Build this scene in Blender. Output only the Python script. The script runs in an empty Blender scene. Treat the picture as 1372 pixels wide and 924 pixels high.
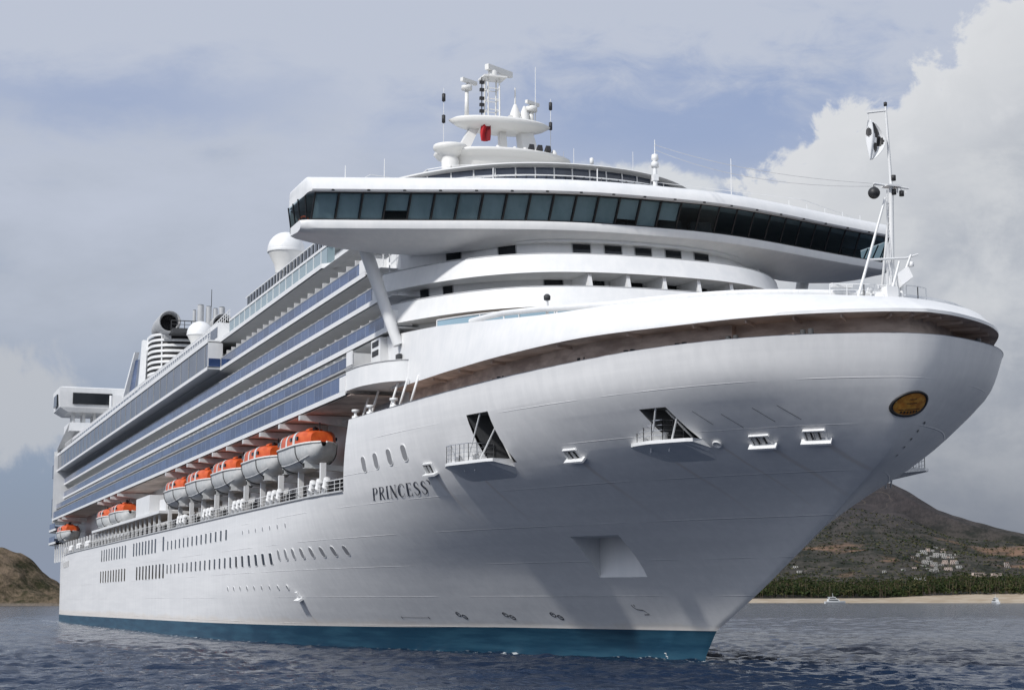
import bpy, bmesh, math, random
import numpy as np
from mathutils import Vector, Matrix
random.seed(7); RNG = np.random.default_rng(11)
scn = bpy.context.scene
COL = scn.collection
R = math.radians

# ------------------------------------------------------------------ camera
CAM = Vector((120.196, -52.258, 3.954))
cam = bpy.data.cameras.new('camera'); camo = bpy.data.objects.new('camera', cam); COL.objects.link(camo)
RIGHT = Vector((0.3419012, 0.9397359, 0.0)); UP = Vector((0.1353359, -0.0492388, 0.9895756)); FWD = Vector((-0.9299397, 0.3383371, 0.1440148))
mw = Matrix((RIGHT, UP, -FWD)).transposed().to_4x4(); mw.translation = CAM
camo.matrix_world = mw
cam.sensor_width = 36; cam.lens = 36*2350/1372; cam.clip_start = 0.5; cam.clip_end = 30000
scn.camera = camo
FH = Vector((FWD.x, FWD.y, 0)).normalized()          # horizontal heading of the view

# ------------------------------------------------------------------ world: hazy blue sky with stratus and cumulus
W = bpy.data.worlds.new('World'); scn.world = W; W.use_nodes = True
SUN_EL = 39.5; SUN_DIR = Vector((0.44, -0.90, 0)).normalized()
SKY_K = 0.085; CLOUD_K = 0.97
nt = W.node_tree; nt.nodes.clear()
class X:
    """tiny helper that writes shader maths as expressions"""
    tree = nt
    def __init__(s, sock): s.s = sock
    @staticmethod
    def m(op, *a, clamp=False):
        n = X.tree.nodes.new('ShaderNodeMath'); n.operation = op; n.use_clamp = clamp
        for i, v in enumerate(a):
            if isinstance(v, X): X.tree.links.new(v.s, n.inputs[i])
            else: n.inputs[i].default_value = v
        return X(n.outputs[0])
    def __add__(s, o): return X.m('ADD', s, o)
    def __radd__(s, o): return X.m('ADD', s, o)
    def __sub__(s, o): return X.m('SUBTRACT', s, o)
    def __rsub__(s, o): return X.m('SUBTRACT', o, s)
    def __mul__(s, o): return X.m('MULTIPLY', s, o)
    def __rmul__(s, o): return X.m('MULTIPLY', s, o)
    def __truediv__(s, o): return X.m('DIVIDE', s, o)
def smooth(x, a, b):
    n = X.tree.nodes.new('ShaderNodeMapRange'); n.interpolation_type = 'SMOOTHSTEP'
    X.tree.links.new(x.s, n.inputs[0]); n.inputs[1].default_value = a; n.inputs[2].default_value = b
    return X(n.outputs[0])
def comb(a, b, c=0.0):
    n = X.tree.nodes.new('ShaderNodeCombineXYZ')
    for i, v in enumerate((a, b, c)):
        if isinstance(v, X): X.tree.links.new(v.s, n.inputs[i])
        else: n.inputs[i].default_value = v
    return X(n.outputs[0])
def noise(vec, scale, detail=5, rough=.55, dist=0.0):
    n = X.tree.nodes.new('ShaderNodeTexNoise'); X.tree.links.new(vec.s, n.inputs['Vector'])
    n.inputs['Scale'].default_value = scale; n.inputs['Detail'].default_value = detail
    n.inputs['Roughness'].default_value = rough; n.inputs['Distortion'].default_value = dist
    return X(n.outputs['Fac'])
def mixc(f, a, b):
    n = X.tree.nodes.new('ShaderNodeMix'); n.data_type = 'RGBA'
    for i, v in ((0, f), (6, a), (7, b)):
        if isinstance(v, X): X.tree.links.new(v.s, n.inputs[i])
        elif isinstance(v, tuple): n.inputs[i].default_value = (*v, 1)
        else: n.inputs[i].default_value = v
    return X(n.outputs[2])
def dot(vec, c):
    n = X.tree.nodes.new('ShaderNodeVectorMath'); n.operation = 'DOT_PRODUCT'
    X.tree.links.new(vec.s, n.inputs[0]); n.inputs[1].default_value = c
    return X(n.outputs['Value'])
tc = nt.nodes.new('ShaderNodeTexCoord'); D = X(tc.outputs['Generated'])
dep = X.m('MAXIMUM', X.m('ABSOLUTE', dot(D, FH)), 0.12)
U = dot(D, RIGHT)/dep*23.5            # compass bearing from the heading, one unit = about 2.4 degrees
V = X.m('MAXIMUM', dot(D, (0, 0, 1)), -0.05)/dep*23.5
sky = nt.nodes.new('ShaderNodeTexSky'); sky.sky_type = 'NISHITA'; sky.sun_disc = False
sky.sun_elevation = R(SUN_EL); sky.sun_rotation = math.atan2(SUN_DIR.x, SUN_DIR.y)
sky.air_density = 1.0; sky.dust_density = 1.4; sky.ozone_density = 1.2
vm = nt.nodes.new('ShaderNodeVectorMath'); vm.operation = 'SCALE'; nt.links.new(sky.outputs[0], vm.inputs[0]); vm.inputs['Scale'].default_value = SKY_K
blue = X(vm.outputs[0])
blue = mixc(.78, blue, mixc(smooth(V, 0, 7), (.225, .275, .385), (.250, .335, .565)))
n1 = noise(comb(U*.16, V*.5, 1.3), 1.0, 6, .55, .3)
n2 = noise(comb(U*.45, V*.85, 5.1), 1.0, 6, .6, .2)
n3 = noise(comb(U, V, 9.2), 1.1, 8, .62, .35)
n4 = noise(comb(U*.8, V*1.5, 2.7), 1.3, 7, .62, .45)
strat = smooth(n1*.58+n2*.24+n4*.18+smooth(U, 6, -5)*.12+smooth(V, 5.5, 8)*.06, .30, .58)
strat = strat*(smooth(V, 1.2, 4.0)*.92)
# a clear patch of blue between the two cloud masses
patch = smooth(X.m('SQRT', X.m('POWER', (U-2.6)/4.0, 2.0)+X.m('POWER', (V-6.5+(n4-.5)*1.5)/1.05, 2.0))+(n4-.5)*1.3, 1.45, .1)
strat = strat*(1.0-patch*.72)
band = smooth(X.m('SQRT', X.m('POWER', (U+5.6)/2.6, 2.0)+X.m('POWER', (V-6.85+(n2-.5)*2.2)/.5, 2.0)), 1.7, .0)
strat = strat*(1.0-band*.55)
col = mixc(strat, blue, mixc(smooth(V+n2*6.0+n1*4.0, 5.5, 12.5), (.365, .405, .47), (.50, .54, .63)))
f1 = (U-3.05)*.58+(5.66-V)*.81
f1 = f1+(n3-.5)*2.6+(n2-.5)*1.2
c1 = smooth(f1, 0.0, .26)*smooth(U, 1.2, 3.0)
inner = smooth(f1, 0.0, 2.2)
ccol = mixc(inner, (.66, .675, .70), mixc(smooth(n2*.55+n3*.45, .36, .62), (.405, .435, .49), (.575, .595, .625)))
ccol = mixc(smooth(V+n2*1.2, 5.2, .6), ccol, (.20, .222, .268))
col = mixc(c1, col, ccol)
e2 = 1.0-X.m('SQRT', X.m('POWER', (U-1.7)/1.35, 2.0)+X.m('POWER', (V-5.25)/.75, 2.0))
c2 = smooth(e2+(n3-.5)*1.3, .0, .22)
col = mixc(c2*(1.0-c1), col, (.62, .645, .68))
e3 = 1.0-X.m('SQRT', X.m('POWER', (U+6.7)/1.3, 2.0)+X.m('POWER', (V-2.6)/.9, 2.0))
col = mixc(smooth(e3+(n3-.5)*1.8, .0, .4)*.8, col, (.49, .51, .545))
col = mixc(smooth(V, 1.5, 0), col, mixc(smooth(U, -4, 4), (.25, .29, .375), (.20, .222, .268)))
# unseen sky behind the boat, sunward, brightened as fill for the bow flare
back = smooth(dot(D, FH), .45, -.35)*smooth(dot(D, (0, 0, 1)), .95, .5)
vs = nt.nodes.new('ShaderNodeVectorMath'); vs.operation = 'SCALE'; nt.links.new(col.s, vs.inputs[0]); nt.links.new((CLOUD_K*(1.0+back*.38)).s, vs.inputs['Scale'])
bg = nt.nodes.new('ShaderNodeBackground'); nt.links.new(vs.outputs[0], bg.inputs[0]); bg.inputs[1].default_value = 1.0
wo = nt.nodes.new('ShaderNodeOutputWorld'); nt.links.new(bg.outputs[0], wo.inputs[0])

# ------------------------------------------------------------------ sun and exposure
sl = bpy.data.lights.new('sun', 'SUN'); sl.energy = 2.9; sl.angle = R(3.0); sl.color = (1, .975, .94)
so = bpy.data.objects.new('sun', sl); COL.objects.link(so)
SUN_VEC = Vector((SUN_DIR.x*math.cos(R(SUN_EL)), SUN_DIR.y*math.cos(R(SUN_EL)), math.sin(R(SUN_EL))))
so.rotation_euler = SUN_VEC.to_track_quat('Z', 'Y').to_euler(); so.location = (60, -120, 120)
scn.view_settings.view_transform = 'Standard'; scn.view_settings.look = 'None'
scn.view_settings.exposure = 0.13; scn.view_settings.gamma = 1.0; scn.view_settings.use_curve_mapping = False

# ------------------------------------------------------------------ materials
def mat(name, col, rough=.5, metal=0.0, spec=.5, build=None):
    m = bpy.data.materials.new(name); m.use_nodes = True
    b = m.node_tree.nodes['Principled BSDF']
    b.inputs['Base Color'].default_value = (*col, 1); b.inputs['Roughness'].default_value = rough
    b.inputs['Metallic'].default_value = metal; b.inputs['Specular IOR Level'].default_value = spec
    if build:
        X.tree = m.node_tree; build(m.node_tree, b)
    return m
def coord(t, kind='Object'):
    n = t.nodes.new('ShaderNodeTexCoord'); return X(n.outputs[kind])
def sep(v):
    n = X.tree.nodes.new('ShaderNodeSeparateXYZ'); X.tree.links.new(v.s, n.inputs[0]); return [X(o) for o in n.outputs]
def bump(t, b, h, strength, dist):
    n = t.nodes.new('ShaderNodeBump'); n.inputs['Strength'].default_value = strength; n.inputs['Distance'].default_value = dist
    t.links.new(h.s, n.inputs['Height']); t.links.new(n.outputs[0], b.inputs['Normal'])
def vary(a, c, scale=2.0, lo=.35, hi=.7, stretch=(1, 1, 1)):
    """two-tone wear with a noise of its own"""
    def f(t, b):
        x, y, z = sep(coord(t)); v = comb(x*stretch[0], y*stretch[1], z*stretch[2])
        t.links.new(mixc(smooth(noise(v, scale, 5, .6), lo, hi), a, c).s, b.inputs['Base Color'])
    return f
def hull_paint(t, b):
    x, y, z = sep(coord(t))
    v = comb(x*.06, y*.06, z*.9)
    streak = noise(v, 1.4, 5, .6)
    drip = noise(comb(x*1.7, y*1.7, z*.10), 1.0, 4, .6)
    c = mixc(smooth(streak*.55+drip*.45, .38, .64), (.73, .733, .735), (.805, .805, .803))
    # faint rust runs below the fairleads and pipes
    for xs, zs, w in ((4.4, 12.6, .30), (20.2, 12.5, .28), (32.8, 12.5, .25), (35.4, 12.6, .25), (30.35, 12.6, .14), (-32.3, 4.0, .22), (26.6, 12.4, .2), (9.6, 12.3, .22)):
        run = smooth(X.m('ABSOLUTE', x-xs+(noise(comb(z*.7, xs, 0.0), 1.0, 2, .5)-.5)*.25), w, w*.2)*smooth(z, zs-4.5, zs)*smooth(z, zs+.02, zs-.03)*smooth(y, 0.5, -0.5)
        c = mixc(run*(.10+drip*.30), c, (.46, .33, .22))
    # ochre tide mark just above the boot-topping
    tide = smooth(z+noise(comb(x*.5, y*.5, z), .6, 4, .6)*1.1, 3.1, 2.5)
    c = mixc(tide*.30, c, (.66, .54, .40))
    t.links.new(c.s, b.inputs['Base Color'])
    # plate seams: long horizontal strakes every 2.3 m, butts every 11 m, and faint oil-canning between frames
    s = X.m('PINGPONG', z+.35, 1.15); seam = smooth(s, .035, .0)
    butt = smooth(X.m('PINGPONG', x+y*.4, 5.5), .03, .0)
    dent = noise(comb(x*.35, y*.35, z*.35), 1.6, 3, .5)
    broken = smooth(noise(comb(x*.12, y*.12, z*.8), 1.0, 3, .5), .42, .62)
    bump(t, b, seam*broken*.075+butt*.008+dent*.03+X.m('PINGPONG', x, .4)*.006, .55, 1.0)
def white_paint(t, b):
    x, y, z = sep(coord(t))
    n = noise(comb(x*.5, y*.5, z*.5), 1.3, 5, .6)
    st = noise(comb(x*2.2, y*2.2, z*.18), 1.0, 4, .6)
    t.links.new(mixc(smooth(n*.6+st*.4, .34, .7), (.72, .73, .735), (.80, .80, .795)).s, b.inputs['Base Color'])
    bump(t, b, noise(comb(x*.8, y*.8, z*.8), 1.0, 2, .5)*.02, .4, 1.0)
M = {}
M['hull'] = mat('hull_white', (.78, .78, .78), .38, build=hull_paint)
M['white'] = mat('white_paint', (.78, .78, .78), .40, build=white_paint)
M['boot'] = mat('boot_blue', (.016, .075, .125), .45, build=vary((.008, .045, .085), (.024, .085, .135), 1.0, .35, .7, (.15, .15, 1.6)))
M['shadegrey'] = mat('deckhead_grey', (.27, .285, .31), .6)
M['exh'] = mat('exhaust_steel', (.48, .49, .50), .4)
M['grey'] = mat('grey_paint', (.42, .43, .44), .5, build=vary((.38, .39, .40), (.46, .465, .47), 1.0))
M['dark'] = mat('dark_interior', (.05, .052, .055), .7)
M['black'] = mat('black_paint', (.018, .018, .02), .5)
M['brown'] = mat('brown_deckhead', (.30, .25, .22), .7, build=vary((.38, .30, .26), (.62, .52, .46), .9, .35, .65, (.5, .5, 1.5)))
M['deck'] = mat('teak_deck', (.20, .15, .10), .8, build=vary((.15, .11, .08), (.24, .18, .12), 1.5))
M['win'] = mat('window_glass', (.010, .013, .017), .12, spec=.4)
M['port'] = mat('port_glass', (.27, .27, .275), .15, spec=.7)
M['ink'] = mat('ink_lettering', (.045, .05, .065), .5)
M['orange'] = mat('orange_canopy', (.62, .10, .018), .38, build=vary((.50, .065, .012), (.68, .125, .025), 1.2))
M['boatwhite'] = mat('boat_white', (.62, .63, .62), .4, build=vary((.55, .57, .57), (.68, .68, .67), 1.5))
M['steel'] = mat('stainless', (.55, .56, .58), .28, metal=.9)
M['greenish'] = mat('blue_windbreak', (.26, .38, .46), .25)
M['red'] = mat('red_cloth', (.42, .012, .018), .8)
M['flagw'] = mat('white_cloth', (.72, .73, .74), .9)
M['gold'] = mat('crest_gold', (.42, .20, .03), .4, build=vary((.34, .13, .02), (.52, .27, .05), 3.0))
M['cream'] = mat('cream_shell', (.75, .745, .72), .35)
def glass_mat(name, tint, transp, rough=.03):
    m = bpy.data.materials.new(name); m.use_nodes = True; t = m.node_tree; t.nodes.clear()
    o = t.nodes.new('ShaderNodeOutputMaterial'); tr = t.nodes.new('ShaderNodeBsdfTransparent'); tr.inputs[0].default_value = (*tint, 1)
    p = t.nodes.new('ShaderNodeBsdfPrincipled'); p.inputs['Base Color'].default_value = tuple(c*.10 for c in tint)+(1,)
    p.inputs['Roughness'].default_value = rough
    mx = t.nodes.new('ShaderNodeMixShader'); mx.inputs[0].default_value = transp
    t.links.new(p.outputs[0], mx.inputs[1]); t.links.new(tr.outputs[0], mx.inputs[2]); t.links.new(mx.outputs[0], o.inputs[0])
    return m
M['bridge_glass'] = glass_mat('bridge_glass', (.56, .67, .72), .84)
M['rail_glass'] = glass_mat('balcony_glass', (.40, .55, .85), .30, .06)
def rail_glass2(t, b):
    x, y, z = sep(coord(t))
    cell = X.m('FLOOR', x/2.75); n = noise(comb(cell*7.31, z*.4, 0.0), 1.0, 2, .5)
    post = smooth(X.m('PINGPONG', x, 1.375), .05, .03); mid = smooth(X.m('PINGPONG', x, .6875), .022, .012)
    t.links.new(mixc(X.m('MAXIMUM', post*.8, mid*.35), mixc(smooth(n, .38, .62), (.018, .042, .120), (.048, .088, .205)), (.33, .36, .42)).s, b.inputs['Base Color'])
M['blue_glass'] = mat('blue_balcony_glass', (.05, .08, .19), .12, spec=.6, build=rail_glass2)
M['pale_glass'] = mat('pale_windbreak', (.25, .33, .36), .1, spec=.6)
M['shade_glass'] = mat('tinted_facade', (.05, .062, .09), .12, spec=.6, build=vary((.038, .048, .07), (.075, .09, .125), .5, .35, .65, (.5, .5, .5)))

# ------------------------------------------------------------------ mesh helpers
class MB:
    def __init__(s): s.v = []; s.f = []; s.m = []; s.sm = []
    def add(s, vs, fs, mi=0, smooth=False):
        o = len(s.v); s.v += [tuple(p) for p in vs]
        for f in fs: s.f.append([i+o for i in f]); s.m.append(mi); s.sm.append(smooth)
    def box(s, x0, x1, y0, y1, z0, z1, mi=0):
        v = [(x, y, z) for z in (z0, z1) for y in (y0, y1) for x in (x0, x1)]
        s.add(v, [(0, 2, 3, 1), (4, 5, 7, 6), (0, 1, 5, 4), (2, 6, 7, 3), (0, 4, 6, 2), (1, 3, 7, 5)], mi)
    def hexa(s, lo, hi, mi=0):
        n = len(lo); s.add(list(lo)+list(hi), [tuple(range(n))[::-1], tuple(range(n, 2*n))]+[(i, (i+1) % n, (i+1) % n+n, i+n) for i in range(n)], mi)
    def obox(s, c, ax, ay, az, mi=0):
        c, ax, ay, az = map(Vector, (c, ax, ay, az))
        v = [c+ax*i+ay*j+az*k for k in (-1, 1) for j in (-1, 1) for i in (-1, 1)]
        s.add(v, [(0, 2, 3, 1), (4, 5, 7, 6), (0, 1, 5, 4), (2, 6, 7, 3), (0, 4, 6, 2), (1, 3, 7, 5)], mi)
    def tube(s, p, q, r0, r1=None, n=8, mi=0, cap=True):
        p, q = Vector(p), Vector(q); r1 = r0 if r1 is None else r1
        d = (q-p)
        if d.length < 1e-6: return
        d.normalize(); a = d.orthogonal().normalized(); b = d.cross(a)
        vs = []
        for c, r in ((p, r0), (q, r1)):
            vs += [c+(a*math.cos(2*math.pi*i/n)+b*math.sin(2*math.pi*i/n))*r for i in range(n)]
        fs = [(i, (i+1) % n, (i+1) % n+n, i+n) for i in range(n)]
        s.add(vs, fs, mi, n > 5)
        if cap: s.add(vs, [tuple(range(n))[::-1], tuple(range(n, 2*n))], mi)
    def path(s, pts, r, n=6, mi=0):
        for a, b in zip(pts[:-1], pts[1:]): s.tube(a, b, r, r, n, mi)
    def lathe(s, c, prof, n=20, mi=0, axis='z', smooth=True):
        """prof: (radius, along-axis) pairs"""
        c = Vector(c); vs = []
        for r, h in prof:
            for i in range(n):
                a = 2*math.pi*i/n; p = (r*math.cos(a), r*math.sin(a), h)
                if axis == 'x': p = (h, p[0], p[1])
                if axis == 'y': p = (p[0], h, p[1])
                vs.append(c+Vector(p))
        fs = [(j*n+i, j*n+(i+1) % n, (j+1)*n+(i+1) % n, (j+1)*n+i) for j in range(len(prof)-1) for i in range(n)]
        s.add(vs, fs, mi, smooth)
    def sphere(s, c, r, n=20, mi=0, sx=1, sz=1):
        s.lathe(c, [(max(1e-3, r*math.sin(t)*sx), -r*math.cos(t)*sz) for t in np.linspace(0, math.pi, n//2+1)], n, mi)
    def strip(s, A, B, mi=0, smooth=True, flip=False):
        n = len(A); fs = [(i, i+1, n+i+1, n+i) for i in range(n-1)]
        if flip: fs = [f[::-1] for f in fs]
        s.add(list(A)+list(B), fs, mi, smooth)
    def loft(s, rings, mi=0, smooth=True, closed=False, cap=False):
        n = len(rings[0]); vs = [p for r in rings for p in r]; fs = []
        for j in range(len(rings)-1):
            for i in range(n if closed else n-1):
                k = (i+1) % n; fs.append((j*n+i, j*n+k, (j+1)*n+k, (j+1)*n+i))
        s.add(vs, fs, mi, smooth)
        if cap: s.add(vs, [tuple(range(n))[::-1], tuple(range((len(rings)-1)*n, len(rings)*n))], mi)
    def rail(s, pts, h=1.05, bars=3, post=1.6, r=.03, mi=0, top=1.3):
        pts = [Vector(p) for p in pts]
        for k in range(1, bars+1):
            z = h*k/bars; s.path([p+Vector((0, 0, z)) for p in pts], r*(top if k == bars else .7), 4, mi)
        for a, b in zip(pts[:-1], pts[1:]):
            L = (b-a).length; n = max(1, round(L/post))
            for i in range(n+1):
                p = a.lerp(b, i/n); s.tube(p, p+Vector((0, 0, h)), r, r, 4, mi)
    def build(s, name, mats, parent=None, loc=None):
        me = bpy.data.meshes.new(name); me.from_pydata(s.v, [], s.f); me.update()
        if not isinstance(mats, (list, tuple)): mats = [mats]
        for m in mats: me.materials.append(m)
        me.polygons.foreach_set('material_index', s.m)
        me.polygons.foreach_set('use_smooth', s.sm); me.update()
        o = bpy.data.objects.new(name, me); COL.objects.link(o)
        if parent: o.parent = parent
        if loc: o.location = loc
        return o
def tag(o, label=None, cat=None, group=None, kind=None):
    if label: o['label'] = label
    if cat: o['category'] = cat
    if group: o['group'] = group
    if kind: o['kind'] = kind
    return o
def empty(name, loc, label, cat, group=None, rz=0):
    o = bpy.data.objects.new(name, None); COL.objects.link(o); o.location = loc; o.rotation_euler.z = rz
    return tag(o, label, cat, group)
def copy_tree(o, parent=None):
    c = o.copy(); COL.objects.link(c)
    if parent: c.parent = parent
    for ch in list(o.children): copy_tree(ch, c)
    return c
def weld(o, dist=.002, angle=40):
    bm = bmesh.new(); bm.from_mesh(o.data)
    bmesh.ops.remove_doubles(bm, verts=bm.verts, dist=dist)
    bmesh.ops.recalc_face_normals(bm, faces=bm.faces)
    for e in bm.edges:
        if len(e.link_faces) == 2: e.smooth = e.calc_face_angle(0) < R(angle)
    bm.to_mesh(o.data); bm.free()
def explode(o, gap=.12):
    """split a mesh into one object per separate piece"""
    me = o.data; bm = bmesh.new(); bm.from_mesh(me); bmesh.ops.remove_doubles(bm, verts=bm.verts, dist=.0005); bm.verts.ensure_lookup_table()
    seen = {}; isl = []
    for v in bm.verts:
        if v in seen: continue
        st = [v]; seen[v] = len(isl); grp = []
        while st:
            q = st.pop(); grp.append(q)
            for e in q.link_edges:
                w = e.other_vert(q)
                if w not in seen: seen[w] = len(isl); st.append(w)
        isl.append(grp)
    bb = [(np.min([v.co[:] for v in g], 0)-gap, np.max([v.co[:] for v in g], 0)+gap) for g in isl]; par = list(range(len(isl)))
    def fd(i):
        while par[i] != i: i = par[i]
        return i
    for i in range(len(isl)):
        for j in range(i): 
            if np.all(bb[i][0] < bb[j][1]) and np.all(bb[j][0] < bb[i][1]): par[fd(i)] = fd(j)
    roots = sorted({fd(i) for i in range(len(isl))}); out = []
    for rt in roots:
        vs = {v for i, g in enumerate(isl) if fd(i) == rt for v in g}; mb = MB(); idx = {v: k for k, v in enumerate(vs)}
        mb.v = [tuple(v.co) for v in vs]
        for f in bm.faces:
            if f.verts[0] in vs: mb.f.append([idx[v] for v in f.verts]); mb.m.append(f.material_index); mb.sm.append(f.smooth)
        n = mb.build(o.name.split('.')[0], list(me.materials), o.parent); out.append(n)
    bm.free(); nm = o.name.split('.')[0]; bpy.data.objects.remove(o); out[0].name = nm
    return out
def bear(px, dist, z=0.0):
    """ground point at a compass bearing from the viewing boat"""
    a = math.atan((px-686)/2375.); d = FH*math.cos(a)+RIGHT*math.sin(a)
    return Vector((CAM.x, CAM.y, 0))+d*dist+Vector((0, 0, z))

# ------------------------------------------------------------------ water
def build_water():
    a0 = math.atan2(FH.y, FH.x)
    fine = np.arange(-21, 21.001, .075); coarse1 = np.arange(24, 339, 6.0)
    ang = a0-np.radians(np.concatenate([fine, coarse1]))        # clockwise = to the right
    r = [4., 20., 40., 52.]; x = 58.
    while x < 12000:
        r.append(x); x += .25+max(0, x-85)*.0050+max(0, x-420)*.05
    r = np.array(r); nr, na = len(r), len(ang)
    RR, AA = np.meshgrid(r, ang, indexing='ij')
    PX = CAM.x+RR*np.cos(AA); PY = CAM.y+RR*np.sin(AA); Z = np.zeros_like(PX); DX = np.zeros_like(PX); DY = np.zeros_like(PX)
    g = np.random.default_rng(5)
    wind = math.radians(152)
    # slow patches: gusts that raise the chop in places
    patch = .5+.5*np.sin(PX*.021+PY*.034+1.0)*np.sin(PX*-.017+PY*.027+.5)
    near = np.clip((190-RR)/60, 0, 1)
    amp = (.50+.40*patch)*(.62+.55*near)
    for i in range(110):
        lam = .62*(3.2/.62)**g.random() if i % 9 else g.uniform(4, 8); k = 2*math.pi/lam
        th = wind+g.normal(0, .48); a = .0115*min(lam, 3)**.80*g.uniform(.5, 1.2)
        kx, ky = math.cos(th)*k, math.sin(th)*k
        ph = kx*PX+ky*PY+g.random()*6.283
        fade = np.clip(1.5-RR*(.6/(lam*95)), 0, 1)
        A = a*amp*fade
        Z += A*np.sin(ph); DX += -.75*A*math.cos(th)*np.cos(ph)*-1; DY += -.75*A*math.sin(th)*np.cos(ph)*-1
    inner = np.clip((RR-40)/15, 0, 1)*(np.abs((np.arange(na) < len(fine))[None, :]))
    Z *= inner; DX *= inner; DY *= inner
    co = np.stack([PX+DX, PY+DY, Z], -1).reshape(-1, 3)
    co = np.concatenate([co, [[CAM.x, CAM.y, 0]]])
    I, J = np.meshgrid(np.arange(nr-1), np.arange(na), indexing='ij'); J2 = (J+1) % na
    q = np.stack([I*na+J, I*na+J2, (I+1)*na+J2, (I+1)*na+J], -1).reshape(-1, 4)
    tri = np.stack([np.full(na, nr*na), (np.arange(na)+1) % na, np.arange(na)], -1)
    me = bpy.data.meshes.new('water'); nq, ntr = len(q), len(tri)
    me.vertices.add(len(co)); me.vertices.foreach_set('co', co.ravel())
    me.loops.add(nq*4+ntr*3); me.polygons.add(nq+ntr)
    me.loops.foreach_set('vertex_index', np.concatenate([q.ravel(), tri.ravel()]).astype(np.int32))
    me.polygons.foreach_set('loop_start', np.concatenate([np.arange(nq)*4, nq*4+np.arange(ntr)*3]).astype(np.int32))
    me.polygons.foreach_set('use_smooth', np.ones(nq+ntr, bool)); me.update(); me.validate()
    bm = bmesh.new(); bm.from_mesh(me); bmesh.ops.recalc_face_normals(bm, faces=bm.faces)
    if sum(f.normal.z for f in list(bm.faces)[:200]) < 0: bmesh.ops.reverse_faces(bm, faces=bm.faces)
    bm.to_mesh(me); bm.free()
    def water(t, b):
        x, y, z = sep(coord(t, 'Object'))
        al = x*-.88+y*.47; ac = x*.47+y*.88; n1 = noise(comb(al, ac*.55), 1.5, 5, .62, .4); n2 = noise(comb(al, ac*.5), .36, 5, .6, .3); n3 = noise(comb(x, y), .045, 4, .6)
        bump(t, b, n1*.12+n2*.68+n3*.5, 1.0, 1.0)
        body = mixc(n3, (.005, .014, .036), (.010, .023, .052))
        # lapping foam along the starboard waterline of the ship
        tt = X.m('MINIMUM', X.m('MAXIMUM', (x+85.0)/99.0, 0.0), 1.0); yw = 18.75*(1.0-X.m('POWER', tt, 1.8))
        gap = -1.0*y-yw; zone = smooth(gap, 2.6, .2)*smooth(x, 22, 15)*smooth(x, -250, -240)*smooth(y, 1.0, -1.0)
        fl = noise(comb(x*.8, y*1.6), 1.4, 5, .65)
        wash = smooth(gap, 16, 1)*smooth(x, -40, -90)*smooth(x, -250, -230)*smooth(noise(comb(x*.09, y*.5), 1.0, 4, .6), .52, .60)*smooth(fl, .45, .60)*smooth(y, 1.0, -1.0)
        foam = X.m('MAXIMUM', zone*smooth(fl, .53, .60), wash*.5)
        t.links.new(mixc(foam, body, (.50, .53, .55)).s, b.inputs['Base Color'])
        t.links.new((.09+foam*.5).s, b.inputs['Roughness'])
        b.inputs['IOR'].default_value = 1.333
    m = mat('sea', (.012, .024, .045), .09, build=water)
    me.materials.append(m)
    o = bpy.data.objects.new('water', me); COL.objects.link(o); tag(o, kind='structure')
build_water()

# ------------------------------------------------------------------ land
def fbm2(x, y, seed=0, oct=5, base=1.0):
    g = np.random.default_rng(seed); h = np.zeros_like(x); a = 1.0; f = base
    for o in range(oct):
        for k in range(4):
            t = g.random()*6.283; h += a*np.sin((math.cos(t)*x+math.sin(t)*y)*f*g.uniform(.8, 1.25)+g.random()*6.283)*.4
        a *= .52; f *= 2.03
    return h
def polar_land(name, pxs, ds, hfun, material, label=None):
    PXX, DD = np.meshgrid(np.array(pxs, float), np.array(ds, float), indexing='ij')
    a = np.arctan((PXX-686)/2375.)
    PX = CAM.x+DD*(FH.x*np.cos(a)+RIGHT.x*np.sin(a)); PY = CAM.y+DD*(FH.y*np.cos(a)+RIGHT.y*np.sin(a))
    Z = hfun(PXX, DD, PX, PY); n, m = PXX.shape
    mb = MB(); vs = np.stack([PX, PY, Z], -1).reshape(-1, 3).tolist()
    fs = [(i*m+j, i*m+j+1, (i+1)*m+j+1, (i+1)*m+j) for i in range(n-1) for j in range(m-1)]
    mb.add(vs, fs, 0, True); o = mb.build(name, material)
    bm = bmesh.new(); bm.from_mesh(o.data); bmesh.ops.recalc_face_normals(bm, faces=bm.faces)
    if sum(f.normal.z for f in bm.faces) < 0: bmesh.ops.reverse_faces(bm, faces=bm.faces)
    bm.to_mesh(o.data); bm.free()
    tag(o, kind='structure'); return o
SHORE = 3000.
def hill_h(px, d, X_, Y_):
    P = np.interp(px, [380, 700, 850, 950, 1060, 1120, 1165, 1200, 1228, 1260, 1300, 1340, 1372, 1450, 1600, 1800],
                  [10, 70, 115, 145, 158, 160, 157, 152, 138, 119, 105, 92, 84, 68, 45, 25])
    H = P/2375*4700
    s = np.clip((d-3190)/(4700-3190), 0, 1); back = np.clip((d-4700)/1500, 0, 1)
    base = 3.5+np.clip((d-3020)/200, 0, 1)*6
    ridge = fbm2(X_, Y_, 3, 5, 1/260.)
    h = base+H*(s**1.25)*(1-back**1.5)+ridge*(5+26*s)*np.clip(s*3, 0, 1)*np.where(d > 4600, .25, 1)
    h += fbm2(X_, Y_, 8, 4, 1/60.)*5.0*np.clip(s*6, 0, 1)
    return np.where(d < 3058, -1.0, h+4)
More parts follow.
